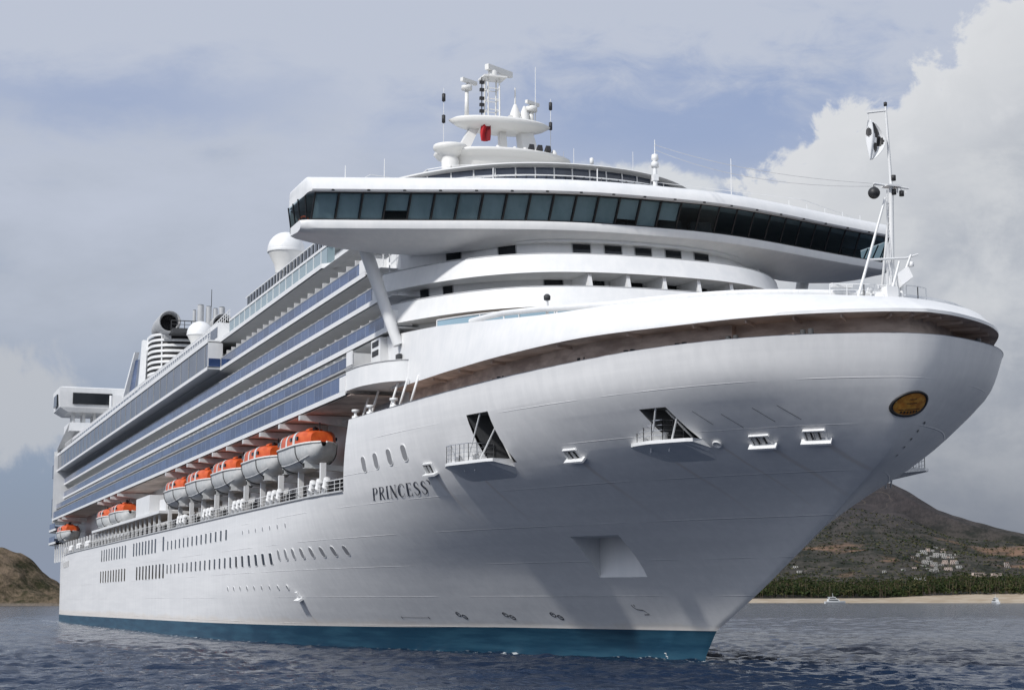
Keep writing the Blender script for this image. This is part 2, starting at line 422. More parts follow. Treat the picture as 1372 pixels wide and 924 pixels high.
def hill_mat(t, b):
    x, y, z = sep(coord(t))
    a = noise(comb(x*.004, y*.004, z*.010), 1.0, 7, .62, .3); c = noise(comb(x*.022, y*.022, z*.05), 1.0, 6, .65)
    s = noise(comb(x*.12, y*.12, z*.12), 1.0, 3, .6)
    col = mixc(smooth(c*.7+s*.3, .38, .62), (.019, .023, .018), (.068, .061, .054))  # dark tones carry the cloud shadow over the hill
    col = mixc(smooth(a, .56, .66)*smooth(z, 190, 90), col, (.20, .125, .085))
    col = mixc(smooth(z, 120, 260)*.6, col, (.055, .048, .055))  # purplish grey towards the top, part of the same cloud-shadow tone
    # winding dirt tracks
    w = X.m('ABSOLUTE', noise(comb(x*.0032, y*.0032, z*.012), 1.0, 3, .5, .6)-.5)
    col = mixc(smooth(w, .005, .0015)*.22, col, (.22, .18, .14))
    t.links.new(col.s, b.inputs['Base Color'])
    bump(t, b, c*9.0+s*2.5, .8, 1.0)
polar_land('hill', np.concatenate([np.linspace(380, 980, 40), np.linspace(985, 1420, 230), np.linspace(1430, 1900, 40)]), np.concatenate([[2990], np.linspace(3035, 4700, 130), np.linspace(4750, 6300, 14)]), hill_h, mat('dry_hill', (.06, .055, .04), .95, spec=.1, build=hill_mat))
def sand(t, b):
    x, y, z = sep(coord(t)); n = noise(comb(x*.03, y*.03, z*.3), 1.0, 5, .6)
    t.links.new(mixc(smooth(n, .35, .65), (.30, .245, .18), (.38, .325, .255)).s, b.inputs['Base Color'])
def beach_h(px, d, X_, Y_):
    w = np.interp(px, [900, 1010, 1180, 1240, 1300, 1400, 1900], [6, 6, 7.2, 12, 15, 17, 16])
    return np.interp(d, [2985, 3002, 3030, 3062, 3075], [-.8, .6, 4.6, 8.0, 8.2])+np.clip((d-3030)/40, 0, 1)*(w-7)*.8
polar_land('beach', np.linspace(600, 1900, 110), [2985, 2996, 3002, 3010, 3020, 3030, 3040, 3050, 3062, 3075], beach_h, mat('beach_sand', (.33, .26, .18), .95, spec=.1, build=sand))
def head_h(px, d, X_, Y_):
    P = np.interp(px, [-700, -300, -120, 0, 25, 45, 60, 75, 95, 110], [20, 70, 82, 67, 58, 47, 38, 30, 16, 0])
    H = P/2375*1500
    s = np.clip((d-1385)/95, 0, 1)
    h = H*(1-(1-s)**1.7)*np.clip((1900-d)/320, 0, 1)
    h += (fbm2(X_, Y_, 21, 5, 1/22.)*5.5+fbm2(X_, Y_, 22, 4, 1/7.)*1.9)*np.clip(s*5, 0, 1)*np.clip(P/30, 0, 1)*np.clip(1.3-s, .15, 1)
    return np.where(h < .2, -1.0+h, h)
def rock(t, b):
    x, y, z = sep(coord(t)); a = noise(comb(x*.035, y*.035, z*.06), 1.0, 6, .65, .4); c = noise(comb(x*.22, y*.22, z*.22), 1.0, 5, .65)
    col = mixc(smooth(a*.6+c*.4, .38, .62), (.026, .027, .013), (.17, .128, .09))
    col = mixc(smooth(z, 3.0, 1.0), col, (.16, .135, .11))
    t.links.new(col.s, b.inputs['Base Color']); bump(t, b, a*5+c*2.2, 1.0, 1.0)
polar_land('headland', np.concatenate([np.linspace(-700, -60, 40), np.linspace(-50, 114, 110)]), np.concatenate([np.linspace(1370, 1500, 60), np.linspace(1520, 1900, 14)]), head_h, mat('headland_rock', (.14, .11, .07), .95, spec=.1, build=rock))

# ------------------------------------------------------------------ trees behind the beach: a far belt that reads as one mass
def build_grove():
    mb = MB(); g = np.random.default_rng(33)
    def clump(c, r, mi):
        vs = [c+Vector((g.normal(0, 1), g.normal(0, 1), g.normal(0, .7))).normalized()*r*g.uniform(.6, 1.25) for _ in range(7)]
        fs = [(0, 1, 2), (0, 2, 3), (3, 4, 5), (1, 4, 6), (2, 5, 6), (0, 5, 6), (1, 3, 6)]
        mb.add(vs, fs, mi)
    for i in range(4300):
        px = g.uniform(930, 1460) if i < 2500 else g.uniform(520, 1760); d = 3064+g.random()**1.2*150
        if 1235 < px < 1460: base_up = 5
        else: base_up = 0
        gap = math.sin(px*.031)+math.sin(px*.083+1)
        hh = g.uniform(9, 19)+(gap > 1.0)*4; base = 8.0+max(0, d-3062)*.12
        p = bear(px, d, base+base_up); mi = int(g.choice([0, 0, 1, 1, 2]))
        if g.random() < .30:                                   # coconut palms
            hh += g.uniform(3, 6); lean = Vector((g.normal(0, .8), g.normal(0, .8), 0))
            mb.tube(p, p+lean+Vector((0, 0, hh)), .3, .2, 4, 3, False); top = p+lean+Vector((0, 0, hh))
            for k in range(9):
                a = g.random()*6.28; L = g.uniform(2.6, 4.0); q = top+Vector((math.cos(a)*L*.55, math.sin(a)*L*.55, .7)); e = top+Vector((math.cos(a)*L, math.sin(a)*L, -g.uniform(.6, 1.8)))
                n = Vector((-math.sin(a), math.cos(a), 0))*.45
                mb.add([top, q+n, e, q-n], [(0, 1, 2), (0, 2, 3)], mi)
        else:
            for k in range(int(g.integers(7, 12))):
                clump(p+Vector((g.normal(0, 2.4), g.normal(0, 2.4), hh*g.uniform(.25, .95))), g.uniform(1.4, 2.8), mi)
    o = mb.build('palm_grove', [mat('grove_dark', (.028, .042, .018), .9, spec=.1), mat('grove_mid', (.050, .066, .024), .9, spec=.1), mat('grove_olive', (.078, .076, .034), .9, spec=.1), mat('palm_trunk', (.12, .09, .06), .9)])
    tag(o, 'dense belt of dark palms and shrubs behind the sandy beach', 'trees', kind='stuff')
build_grove()
def build_scrub():
    mb = MB(); g = np.random.default_rng(3)
    for i in range(6500):
        px = g.uniform(1000, 1420); d = 3200+g.random()*1250
        h = float(hill_h(np.array([px]), np.array([d]), np.array([bear(px, d).x]), np.array([bear(px, d).y]))[0])
        c = bear(px, d, h+.8); r = g.uniform(1.5, 4.2)
        vs = [c+Vector((g.normal(0, 1), g.normal(0, 1), abs(g.normal(0, .7)))).normalized()*r*g.uniform(.6, 1.2) for _ in range(6)]
        mb.add(vs, [(0, 1, 2), (0, 2, 3), (3, 4, 5), (1, 4, 5), (0, 5, 2)], int(g.integers(0, 2)))
    o = mb.build('scrub', [bpy.data.materials['grove_dark'], bpy.data.materials['grove_olive']])
    tag(o, 'sparse low scrub dotted over the dry hillside', 'scrub', kind='stuff')
build_scrub()

# ------------------------------------------------------------------ villas on the slope
VW = mat('villa_white', (.62, .61, .58), .8, build=vary((.38, .37, .355), (.54, .53, .50), .3)); VP = mat('villa_pink', (.55, .46, .41), .8, build=vary((.48, .39, .34), (.62, .53, .47), .3)); VR = mat('villa_roof', (.30, .17, .12), .8)
def ground_z(px, d):
    p = bear(px, d); return float(hill_h(np.array([px]), np.array([d]), np.array([p.x]), np.array([p.y]))[0])
def villa(px, py, w, h, kind, label, group=None):
    # walk out along the bearing until the slope reaches the villa's level
    best = min(np.arange(3090, 4100, 5), key=lambda d: abs((ground_z(px, d)-CAM.z)/d*2375-(804-py)))
    d = float(best); p = bear(px, d, ground_z(px, d)-1)
    e = empty('villa', p, label, 'house', group, math.atan2(FH.y, FH.x)+random.uniform(-.25, .25))
    wl, rf, wn = MB(), MB(), MB(); hw = w/2
    st = max(1, round(h/3.4)); fh = h/st
    for s in range(st):
        off = s*2.0; sh = hw*(1-.12*s)
        wl.box(off, off+9, -sh, sh, s*fh, (s+1)*fh)
        rf.box(off-.7, off+9.3, -sh-.4, sh+.4, (s+1)*fh-.05, (s+1)*fh+.4)
        n = max(2, int(sh*2/3.2))
        for i in range(n):
            y = -sh+(i+.5)*sh*2/n; wn.box(off-.06, off+.25, y-.9, y+.9, s*fh+.5, s*fh+2.5)
    wl.build('wall', VP if kind == 'pink' else VW, e); rf.build('roof', VR if kind == 'tile' else (VP if kind == 'pink' else VW), e); wn.build('window_row', M['win'], e)
vg = 'white villas on the hillside'
for px, py, w, h, k, lab in [
    (1240, 744, 14, 7, 'white', 'long white terraced house at the top left of the hillside villas'), (1251, 741, 9, 4, 'white', 'low white house just right of the topmost terraced villa'),
    (1226, 750, 6, 4, 'tile', 'small house with red roof left of the villa cluster on the slope'), (1256, 747, 11, 6, 'white', 'white two storey villa in the middle of the hillside cluster'),
    (1268, 748, 9, 7, 'white', 'tall white villa right of the middle of the hillside cluster'), (1277, 750, 8, 4, 'white', 'low white villa at the right edge of the hillside cluster'),
    (1241, 757, 13, 7, 'white', 'broad white villa in the second row of the hillside cluster'), (1254, 760, 14, 7, 'white', 'white apartment villa with dark windows in the lower row'),
    (1268, 757, 12, 7, 'pink', 'pink stepped villa right of the white apartment villa'), (1281, 757, 14, 7, 'pink', 'broad pink villa farthest right in the hillside cluster'),
    (1272, 765, 15, 5, 'pink', 'low pink house below the stepped pink villa'), (1253, 767, 16, 5, 'white', 'long low white house at the foot of the cluster above the palms'),
    (1352, 762, 10, 9, 'tile', 'tile roofed house alone above the palms far right'), (1213, 766, 5, 4, 'white', 'tiny white house left of the cluster above the palms'),
    (1186, 768, 7, 4, 'white', 'small white house among trees nearest the ship bow'), (1067, 762, 9, 4, 'white', 'pale roofed house by the ship stem above the palms'), (1073, 768, 9, 4, 'white', 'second pale house by the ship stem, lower down the slope'),
    (1315, 774, 26, 7, 'pink', 'long pink beach hotel half hidden by palms'), (1338, 775, 20, 7, 'pink', 'pink beach hotel wing right of the long hotel'), (1234, 779, 18, 6, 'white', 'pale beach building hidden among the palms')]:
    villa(px, py, w*1.15, h*1.35, k, lab, vg)
gv = random.Random(4)
for i in range(26):
    villa(gv.gauss(1258, 20), gv.uniform(738, 766), gv.uniform(6, 11), gv.choice((3.5, 4, 7)), gv.choice(('white', 'white', 'white', 'pink')), 'tiny pale house packed into the dense hillside villa cluster', 'tiny houses of the hillside cluster')

# ------------------------------------------------------------------ motor yachts near the beach
def yacht(px, dist, L, rz, label, tall=1.3):
    e = empty('motor_yacht', bear(px, dist, 0), label, 'boat', 'motor yachts off the beach', rz)
    h = MB(); rings = []
    for x in np.linspace(-.5, .5, 11):
        t = (x+.5); b = .13*L*(1-max(0, (t-.55)/.45)**2.2); z = .085*L*(1+.35*max(0, t-.4)); rings.append([(x*L, -b, z), (x*L, -b*.85, 0), (x*L*.97, 0, -.02*L), (x*L, b*.85, 0), (x*L, b, z)])
    h.loft(rings, 0, True); h.strip([r[0] for r in rings], [r[4] for r in rings], 0, False); h.add(rings[0], [(0, 1, 2, 3, 4)])
    h.build('hull', M['boatwhite'], e)
    c = MB(); z0 = .085*L
    c.hexa([(-.38*L, -.10*L, z0), (.22*L, -.08*L, z0), (.22*L, .08*L, z0), (-.38*L, .10*L, z0)], [(-.36*L, -.09*L, z0+.085*L), (.14*L, -.07*L, z0+.085*L), (.14*L, .07*L, z0+.085*L), (-.36*L, .09*L, z0+.085*L)])
    c.hexa([(-.30*L, -.08*L, z0+.09*L), (.06*L, -.07*L, z0+.09*L), (.06*L, .07*L, z0+.09*L), (-.30*L, .08*L, z0+.09*L)], [(-.34*L, -.085*L, z0+.16*L), (.0*L, -.06*L, z0+.16*L), (.0*L, .06*L, z0+.16*L), (-.34*L, .085*L, z0+.16*L)])
    c.tube((-.1*L, 0, z0+.16*L), (-.13*L, 0, z0+.30*L), .01*L, .006*L)
    c.build('cabin', M['boatwhite'], e)
    w = MB(); 
    for s in (-1, 1): w.box(-.33*L, .12*L, s*.094*L-.02*L, s*.094*L+.02*L, z0+.035*L, z0+.065*L); w.box(-.28*L, .0*L, s*.078*L-.012*L, s*.078*L+.012*L, z0+.105*L, z0+.135*L)
    w.build('window_band', M['win'], e); e.scale = (1, 1, tall)
yacht(1119, 2300, 27, 1.35, 'larger white motor yacht with two decks off the beach beside the ship bow')
yacht(1333, 2300, 21, .12+math.atan2(FH.y, FH.x), 'smaller white motor boat off the beach far right', 1.5)

# ------------------------------------------------------------------ the cruise ship: x forward, y to port, z above the waterline
SHIP = empty('cruise_ship', (0, 0, 0), 'huge white cruise ship with blue boot stripe filling the bay, bow to the right', 'ship')
UU=[0,.35,1,3,6,10,15,25,40,60,85,110]
ZL=[-3.,0.,2.,6.,10.,14.,16.2,18.1]
SX=[12.6,13.93,15.65,25.1,33.2,38.95,40.3,40.8]
HB=[[0,.15,.35,.9,1.8,3.1,4.8,8.0,12.2,16.2,18.3,18.75],
    [0,.17,.38,1.0,1.95,3.3,5.1,8.4,12.7,16.6,18.5,18.75],
    [0,.18,.40,1.05,2.05,3.5,5.3,8.8,13.2,17.0,18.6,18.75],
    [0,.22,.48,1.25,2.5,4.1,6.1,9.8,14.4,17.8,18.75,18.75],
    [0,.40,.9,2.2,4.0,6.2,8.5,12.1,16.1,18.45,18.75,18.75],
    [0,1.0,2.1,4.6,7.0,9.5,11.6,14.6,17.3,18.7,18.75,18.75],
    [0,1.6,3.1,6.1,8.8,11.0,12.9,15.4,17.65,18.75,18.75,18.75],
    [0,1.9,3.5,6.7,9.3,11.4,13.2,15.7,17.8,18.75,18.75,18.75]]
def pchip(X,Y):
    X=np.array(X,float);Y=np.array(Y,float);h=np.diff(X);d=np.diff(Y)/h;m=np.zeros_like(Y)
    for i in range(1,len(X)-1):
        if d[i-1]*d[i]>0:
            w1=2*h[i]+h[i-1];w2=h[i]+2*h[i-1];m[i]=(w1+w2)/(w1/d[i-1]+w2/d[i])
    m[0]=d[0];m[-1]=d[-1]
    def f(x):
        x=min(max(x,X[0]),X[-1]);i=min(int(np.searchsorted(X,x,side='right'))-1,len(h)-1);t=(x-X[i])/h[i]
        return (1+2*t)*(1-t)**2*Y[i]+t*(1-t)**2*h[i]*m[i]+t*t*(3-2*t)*Y[i+1]+t*t*(t-1)*h[i]*m[i+1]
    return f
HF=[pchip(UU,r) for r in HB]
stem_x=pchip([-3,0,1.08,1.98,2.2,4.39,6.32,8.22,10.18,11.07,11.98,14.44,16.2,18.1],[12.6,13.93,14.53,15.65,16.2,21.49,25.72,29.72,33.49,35.28,36.94,39.38,40.3,40.8])
STERN=-236.
def half(x,z):
    """half breadth of the hull at station x, height z"""
    u=stem_x(z)-x
    if u<0: return 0.
    y=pchip(ZL,[f(u) for f in HF])(min(z,18.1))
    if u < .35:      # blunt, truly round nose above the flare
        k = min(1, max(0, (z-9.5)/5)); y *= (u/.35)**(-.5*k*k*(3-2*k)) if u > 0 else 0
    if x<-190:   # stern run
        t=(-190-x)/46.; y*=1-.10*max(0,t)**2
    return y
def sheer(x): return 17.6+.45*min(1, max(0, (x-2)/28))
def boot(x):
    u = max(0, 15.6-x); return 1.98-.2*(1-math.exp(-u/15))-.0018*u
def P_hull(x, z, off=0.0, side=-1):
    """a point on the plating, pushed outward"""
    y = half(x, z); e = .05
    n = Vector((-(half(x+e, z)-half(x-e, z))/(2*e), 1, -(half(x, z+e)-half(x, z-e))/(2*e))).normalized()
    p = Vector((x, y, z))+n*off
    return Vector((p.x, side*p.y, p.z))
def frame(x, z, side=-1):
    y = half(x, z); e = .06
    n = Vector((-(half(x+e, z)-half(x-e, z))/(2*e), 1, -(half(x, z+e)-half(x, z-e))/(2*e))).normalized(); n.y *= side
    up = (Vector((0, 0, 1))-n*n.z).normalized(); tx = up.cross(n)
    return Vector((x, side*y, z)), tx, up, n
US = [0, .012, .035, .075, .15, .3, .5, .75, 1.05, 1.4, 1.8, 2.3, 2.9, 3.6, 4.4, 5.3, 6.3, 7.4, 8.6, 10, 11.5, 13, 15, 17, 19, 21.5, 24, 27, 30, 33, 36, 40, 44, 48, 53, 58, 64, 70, 78, 86, 95, 110, 130, 150, 175, 200, 225, 240, 255, 265, 272, 276.8]
TS = [0, .02, .05, .09, .13, .17, .21, .25, .29, .33, .37, .41, .45, .49, .53, .57, .61, .65, .69, .73, .77, .81, .85, .88, .91, .94, .97, 1]
def stern_x(z): return STERN-9.5*max(0, min(1, (z-1.5)/11))**1.3
def hull_grid(side):
    rows = []
    for j, t in enumerate([-3, -1.5, -.5, .4]+TS):
        r = []
        for u in US:
            x0 = 40.8-u; zb = boot(x0)
            z = t if j < 4 else zb+(sheer(x0)-zb)*t
            sx = stem_x(z); x = sx-u*(sx-stern_x(z))/276.8
            r.append((x, side*(half(x, z) if u > 0 else 0), z))
        rows.append(r)
    return rows
def build_hull():
    mb = MB()
    for side in (-1, 1):
        g = hull_grid(side)
        mb.loft(g[:5], 1); mb.loft(g[4:], 0)
        c = [(p[0], 0, p[2]) for p in [r[-1] for r in g]]
        mb.strip([r[-1] for r in g], c, 0, False)
    o = mb.build('hull', [M['hull'], M['boot']], SHIP); weld(o, .003, 42)
    bm = bmesh.new(); bm.from_mesh(o.data)
    if sum((f.normal.y*(-1 if f.calc_center_median().y < 0 else 1))*f.calc_area() for f in bm.faces) < 0: bmesh.ops.reverse_faces(bm, faces=bm.faces)
    def cut(planes, box, sides=(-1, 1)):
        for s in sides:
            def inb():
                fs = [f for f in bm.faces if all(box[0][k]-6 <= f.calc_center_median()[k]*(s if k == 1 else 1)*(1 if k != 1 else 1) <= box[1][k]+6 for k in (0, 2)) and f.calc_center_median().y*s > 0]
                return fs
            for co, no in planes:
                fs = inb(); geom = list({v for f in fs for v in f.verts})+list({e for f in fs for e in f.edges})+fs
                bmesh.ops.bisect_plane(bm, geom=geom, dist=1e-5, plane_co=co, plane_no=no)
            dele = [f for f in inb() if all((f.calc_center_median()-Vector(co)).dot(Vector(no)) < 0 for co, no in planes)]
            bmesh.ops.delete(bm, geom=dele, context='FACES')
    # promenade opening abaft the forecastle plating
    cut([((0, 0, 12.3), (0, 0, -1)), ((-9.1, 0, 17.75), (5.15, 0, -2.9))], ((-260, 0, 12.3), (-5, 0, 19)))
    for (x0, x1, z0, z1), sds in zip(OPEN, ((-1, 1), (-1,))): cut([((x0, 0, 0), (-1, 0, 0)), ((x1, 0, 0), (1, 0, 0)), ((0, 0, z0), (0, 0, -1)), ((0, 0, z1), (0, 0, 1))], ((x0, 0, z0), (x1, 0, z1)), sds)
    k = .615; cut([((9.65, 0, 5.5), (-1, 0, k)), ((13.8, 0, 5.5), (1, 0, -k)), ((0, 0, 5.5), (0, 0, -1)), ((0, 0, 8.15), (0, 0, 1))], ((9.6, 0, 5.5), (15.5, 0, 8.2)))
    bm.to_mesh(o.data); bm.free(); return o
OPEN = [(11.75, 14.5, 12.75, 15.95), (28.0, 29.8, 12.95, 14.85)]
HULL = build_hull()

# anchor pocket: a vertical back wall let into the flare, with side cheeks and a soffit
def build_pocket(side):
    k = .615; z0, z1 = 5.5, 8.15; mb = MB(); N = 6
    bot = [P_hull(9.65+(13.8-9.65)*i/N, z0, 0, side) for i in range(N+1)]
    top = [P_hull(9.65+(z1-z0)*k+(13.8-9.65)*i/N, z1, 0, side) for i in range(N+1)]
    bt = [Vector((p.x, p.y, z1)) for p in bot]
    mb.strip(bot, bt, 0, False); mb.strip(bt, top, 0, False)
    for a, b, i, x0 in ((bot[0], bt[0], 0, 9.65), (bot[-1], bt[-1], -1, 13.8)):
        e = [P_hull(x0+(z1-z0)*k*t, z0+(z1-z0)*t, 0, side) for t in np.linspace(0, 1, 6)]
        mb.add([b]+e, [(0, j, j+1) for j in range(1, 6)], 0)
    o = mb.build('anchor_pocket', M['white'], HULL)
for s in (-1, 1): build_pocket(s)

# fold-out mooring platforms with the dark openings behind them
def build_platform(xa, xb, zd, op, side, w=1.55, aft_taper=2.2):
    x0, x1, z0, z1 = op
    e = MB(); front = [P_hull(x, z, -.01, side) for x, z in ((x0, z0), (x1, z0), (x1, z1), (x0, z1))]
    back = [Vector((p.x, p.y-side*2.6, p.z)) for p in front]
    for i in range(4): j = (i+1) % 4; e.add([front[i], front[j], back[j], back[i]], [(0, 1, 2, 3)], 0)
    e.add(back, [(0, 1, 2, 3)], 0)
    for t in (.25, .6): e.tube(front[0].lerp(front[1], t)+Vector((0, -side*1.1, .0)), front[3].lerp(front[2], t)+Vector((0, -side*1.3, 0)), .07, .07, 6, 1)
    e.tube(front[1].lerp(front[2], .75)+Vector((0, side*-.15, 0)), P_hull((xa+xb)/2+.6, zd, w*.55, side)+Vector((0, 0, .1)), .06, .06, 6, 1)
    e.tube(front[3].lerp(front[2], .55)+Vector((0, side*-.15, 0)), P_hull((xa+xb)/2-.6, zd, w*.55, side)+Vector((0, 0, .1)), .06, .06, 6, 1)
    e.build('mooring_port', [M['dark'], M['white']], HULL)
    N = 14; xs = [xa+(xb-xa)*i/N for i in range(N+1)]
    inn = [P_hull(x, zd-.12, -.05, side) for x in xs]; out = []
    for x in xs:
        p, tx, up, n = frame(x, zd, side); nh = Vector((n.x, n.y, 0)).normalized()
        k = min(1, (x-xa)/aft_taper)**.6*min(1, (xb-x)/.5+.86)
        out.append(P_hull(x, zd, 0, side)+nh*w*max(.02, k))
    low_i = [P_hull(x, zd-.12-.95*min(1, .25+(x-xa)/1.6, .3+(xb-x)/1.0), -.05, side) for x in xs]; low_o = [p+Vector((0, 0, -.06)) for p in out]; up_o = [p+Vector((0, 0, .14)) for p in out]; up_i = [p+Vector((0, 0, .24)) for p in inn]
    d = MB(); d.strip(up_i, up_o, 0, False); d.strip(up_o, low_o, 0, False); d.strip(low_o, low_i, 0, False)
    d.add([up_i[-1], up_o[-1], low_o[-1], low_i[-1]], [(0, 1, 2, 3)], 0); d.add([up_i[0], up_o[0], low_o[0], low_i[0]], [(0, 1, 2, 3)], 0)
    pl = d.build('mooring_platform', M['white'], HULL); weld(pl, .003, 30)
    r = MB(); a = int(N*.28) if side < 0 else 2; b = int(N*.78) if side < 0 else N-1
    r.rail([up_o[i]+Vector((0, -side*.08, 0)) for i in range(a, b+1, 2)]+[up_i[b]], 1.15, 4, .62, .024)
    r.rail([up_o[a]+Vector((0, -side*.08, 0)), up_i[a]], 1.15, 4, .62, .024)
    r.build('platform_railing', M['steel'], pl)
    bl = MB()
    for i in (a+1, b-2): c = up_o[i].lerp(up_i[i], .55); bl.lathe(c, [(.0, .0), (.16, 0), (.13, .38), (.2, .42), (.2, .5), (0, .5)], 10)
    explode(bl.build('bollard', M['grey'], pl))
build_platform(6.7, 13.9, 12.85, OPEN[0], -1); build_platform(25.0, 29.75, 12.95, OPEN[1], -1, 1.3); build_platform(7.6, 15.6, 12.85, OPEN[0], 1, 3.1)

# fairleads: a lit shelf with two round rollers in a shallow frame
def build_fairlead(x, z, side=-1):
    p, tx, up, n = frame(x, z, side); f = MB()
    f.obox(p+n*.16-up*.34, tx*.86, up*.07, n*.24, 0)
    f.obox(p+n*.05+up*.42, tx*.62, up*.05, n*.08, 0)
    for s in (-1, 1): f.obox(p+n*.05+tx*.6*s, tx*.05, up*.4, n*.08, 0)
    o = f.build('fairlead', M['white'], HULL); q = MB()
    for s in (-.34, .10):
        c = p+n*.03+tx*s
        q.obox(c, tx*.17, up*.34, n*.03, 0); q.obox(c+n*.05, tx*.1, up*.28, n*.05, 1)
    q.build('roller', [M['black'], M['grey']], o)
for x, z in ((4.2, 12.95), (20.1, 12.85), (32.75, 12.85), (35.4, 12.95)): build_fairlead(x, z)
f = MB(); p, tx, up, n = frame(30.35, 12.8); f.lathe((0, 0, 0), [(.20, 0), (.30, .05), (.30, .12), (.20, .12), (.17, -.02)], 16); o = f.build('hawse_pipe', M['white'], HULL)
o.matrix_local = Matrix((tx, up, n)).transposed().to_4x4(); o.location = p
f = MB(); p, tx, up, n = frame(-32.3, 4.1); f.obox(p+n*.2, tx*.55, up*.10, n*.25); f.obox(p+n*.05+up*.5, tx*.25, up*.2, n*.06); f.build('discharge_shelf', M['white'], HULL)

# windows in the plating
def win_mesh(name, w, h, r, glass, dz=.022):
    mb = MB()
    def ring(w, h, r, z):
        pts = []
        for cx, cy, a0 in ((w/2-r, h/2-r, 0), (-w/2+r, h/2-r, 90), (-w/2+r, -h/2+r, 180), (w/2-r, -h/2+r, 270)):
            for k in range(5): a = R(a0+22.5*k); pts.append((cx+r*math.cos(a), cy+r*math.sin(a), z))
        return pts
    a = ring(w, h, r, .004); n = len(a); mb.add(a, [tuple(range(n))], 0)
    b = ring(w+.10, h+.10, r+.05, dz); c = ring(w, h, r, dz); e = ring(w+.10, h+.10, r+.05, -.05)
    for A, B in ((c, b), (b, e), (a, c)): mb.add(A+B, [(i, (i+1) % n, n+(i+1) % n, n+i) for i in range(n)], 1)
    me = mb.build(name, [glass, M['white']]); return me
def place_window(proto, x, z, first):
    o = proto if first else proto.copy()
    if not first: COL.objects.link(o)
    p, tx, up, n = frame(x, z); o.parent = HULL
    o.matrix_local = Matrix(((tx.x, up.x, n.x, p.x), (tx.y, up.y, n.y, p.y), (tx.z, up.z, n.z, p.z), (0, 0, 0, 1)))
def win_row(w, h, r, glass, spots, name='window', dz=.02):
    pr = win_mesh(name, w, h, r, glass, dz)
    for i, (x, z) in enumerate(spots): place_window(pr, x, z, i == 0)
lin = lambda a, b, n, z: [(a+(b-a)*i/max(1, n-1), z) for i in range(n)]
win_row(1.35, 1.75, .12, M['win'], lin(-156, -129.6, 10, 10.7)+lin(-121.3, -102.2, 8, 10.7)+[(-95.8, 10.75)]+lin(-156.5, -129.6, 10, 7.5)+lin(-117.8, -95.4, 9, 7.5))
win_row(.95, 1.05, .12, M['win'], lin(-92.4, -55.7, 14, 10.45)+lin(-92.4, -36.5, 21, 7.65)+lin(-222, -205.5, 9, 10.5))
win_row(.72, .95, .30, M['port'], lin(-33.6, -17.2, 8, 7.9), 'window', .008)
win_row(.85, 1.15, .32, M['port'], [(-6.7, 14.0), (-4.2, 14.08), (-1.5, 14.17), (1.3, 14.26)])
win_row(.42, .42, .2, M['port'], lin(-47.5, -29.9, 7, 10.38)+lin(-55, -34, 9, 5.1), 'porthole', .008)

# lettering on the bow
GL = {
 'P': (.60, [([(.14, 0), (.14, 1)], .12), ([(.0, .012), (.28, .012)], .03), ([(.0, .988), (.34, .988)], .03), ([(.34, .985), (.46, .95), (.53, .86), (.54, .74), (.50, .6), (.42, .53), (.30, .50), (.16, .50)], [.03, .06, .1, .11, .1, .06, .03, .03])]),
 'R': (.66, [([(.14, 0), (.14, 1)], .12), ([(.0, .012), (.28, .012)], .03), ([(.0, .988), (.34, .988)], .03), ([(.34, .985), (.46, .95), (.52, .86), (.53, .75), (.49, .63), (.40, .56), (.30, .53), (.16, .53)], [.03, .06, .1, .11, .1, .06, .03, .03]), ([(.30, .53), (.56, .03), (.66, .0)], [.1, .11, .06])]),
 'I': (.28, [([(.14, 0), (.14, 1)], .12), ([(.0, .012), (.28, .012)], .03), ([(.0, .988), (.28, .988)], .03)]),
 'N': (.74, [([(.12, 0), (.12, 1)], .035), ([(.0, .012), (.24, .012)], .03), ([(.0, .988), (.16, .988)], .03), ([(.10, 1), (.62, 0)], .12), ([(.62, 0), (.62, 1)], .035), ([(.5, .988), (.74, .988)], .03)]),
 'C': (.66, [([(.60, .72), (.59, .82), (.53, .93), (.42, 1.0), (.28, .98), (.15, .87), (.07, .68), (.06, .45), (.11, .22), (.22, .06), (.36, .0), (.50, .04), (.60, .18), (.63, .26)], [.06, .05, .04, .03, .06, .10, .125, .13, .12, .09, .05, .03, .035, .02])]),
 'E': (.58, [([(.14, 0), (.14, 1)], .12), ([(.0, .012), (.52, .012)], .03), ([(.0, .988), (.50, .988)], .03), ([(.14, .52), (.42, .52)], .03), ([(.54, .22), (.50, .0)], [.015, .06]), ([(.51, .80), (.48, 1.0)], [.015, .06]), ([(.42, .42), (.42, .62)], .03)]),
 'S': (.52, [([(.44, .76), (.42, .88), (.34, .98), (.23, .99), (.12, .92), (.09, .79), (.14, .66), (.28, .54), (.41, .42), (.47, .27), (.42, .10), (.30, .01), (.17, .02), (.07, .13), (.04, .28)], [.03, .03, .035, .05, .08, .1, .115, .125, .115, .1, .08, .05, .035, .03, .03])]),
}
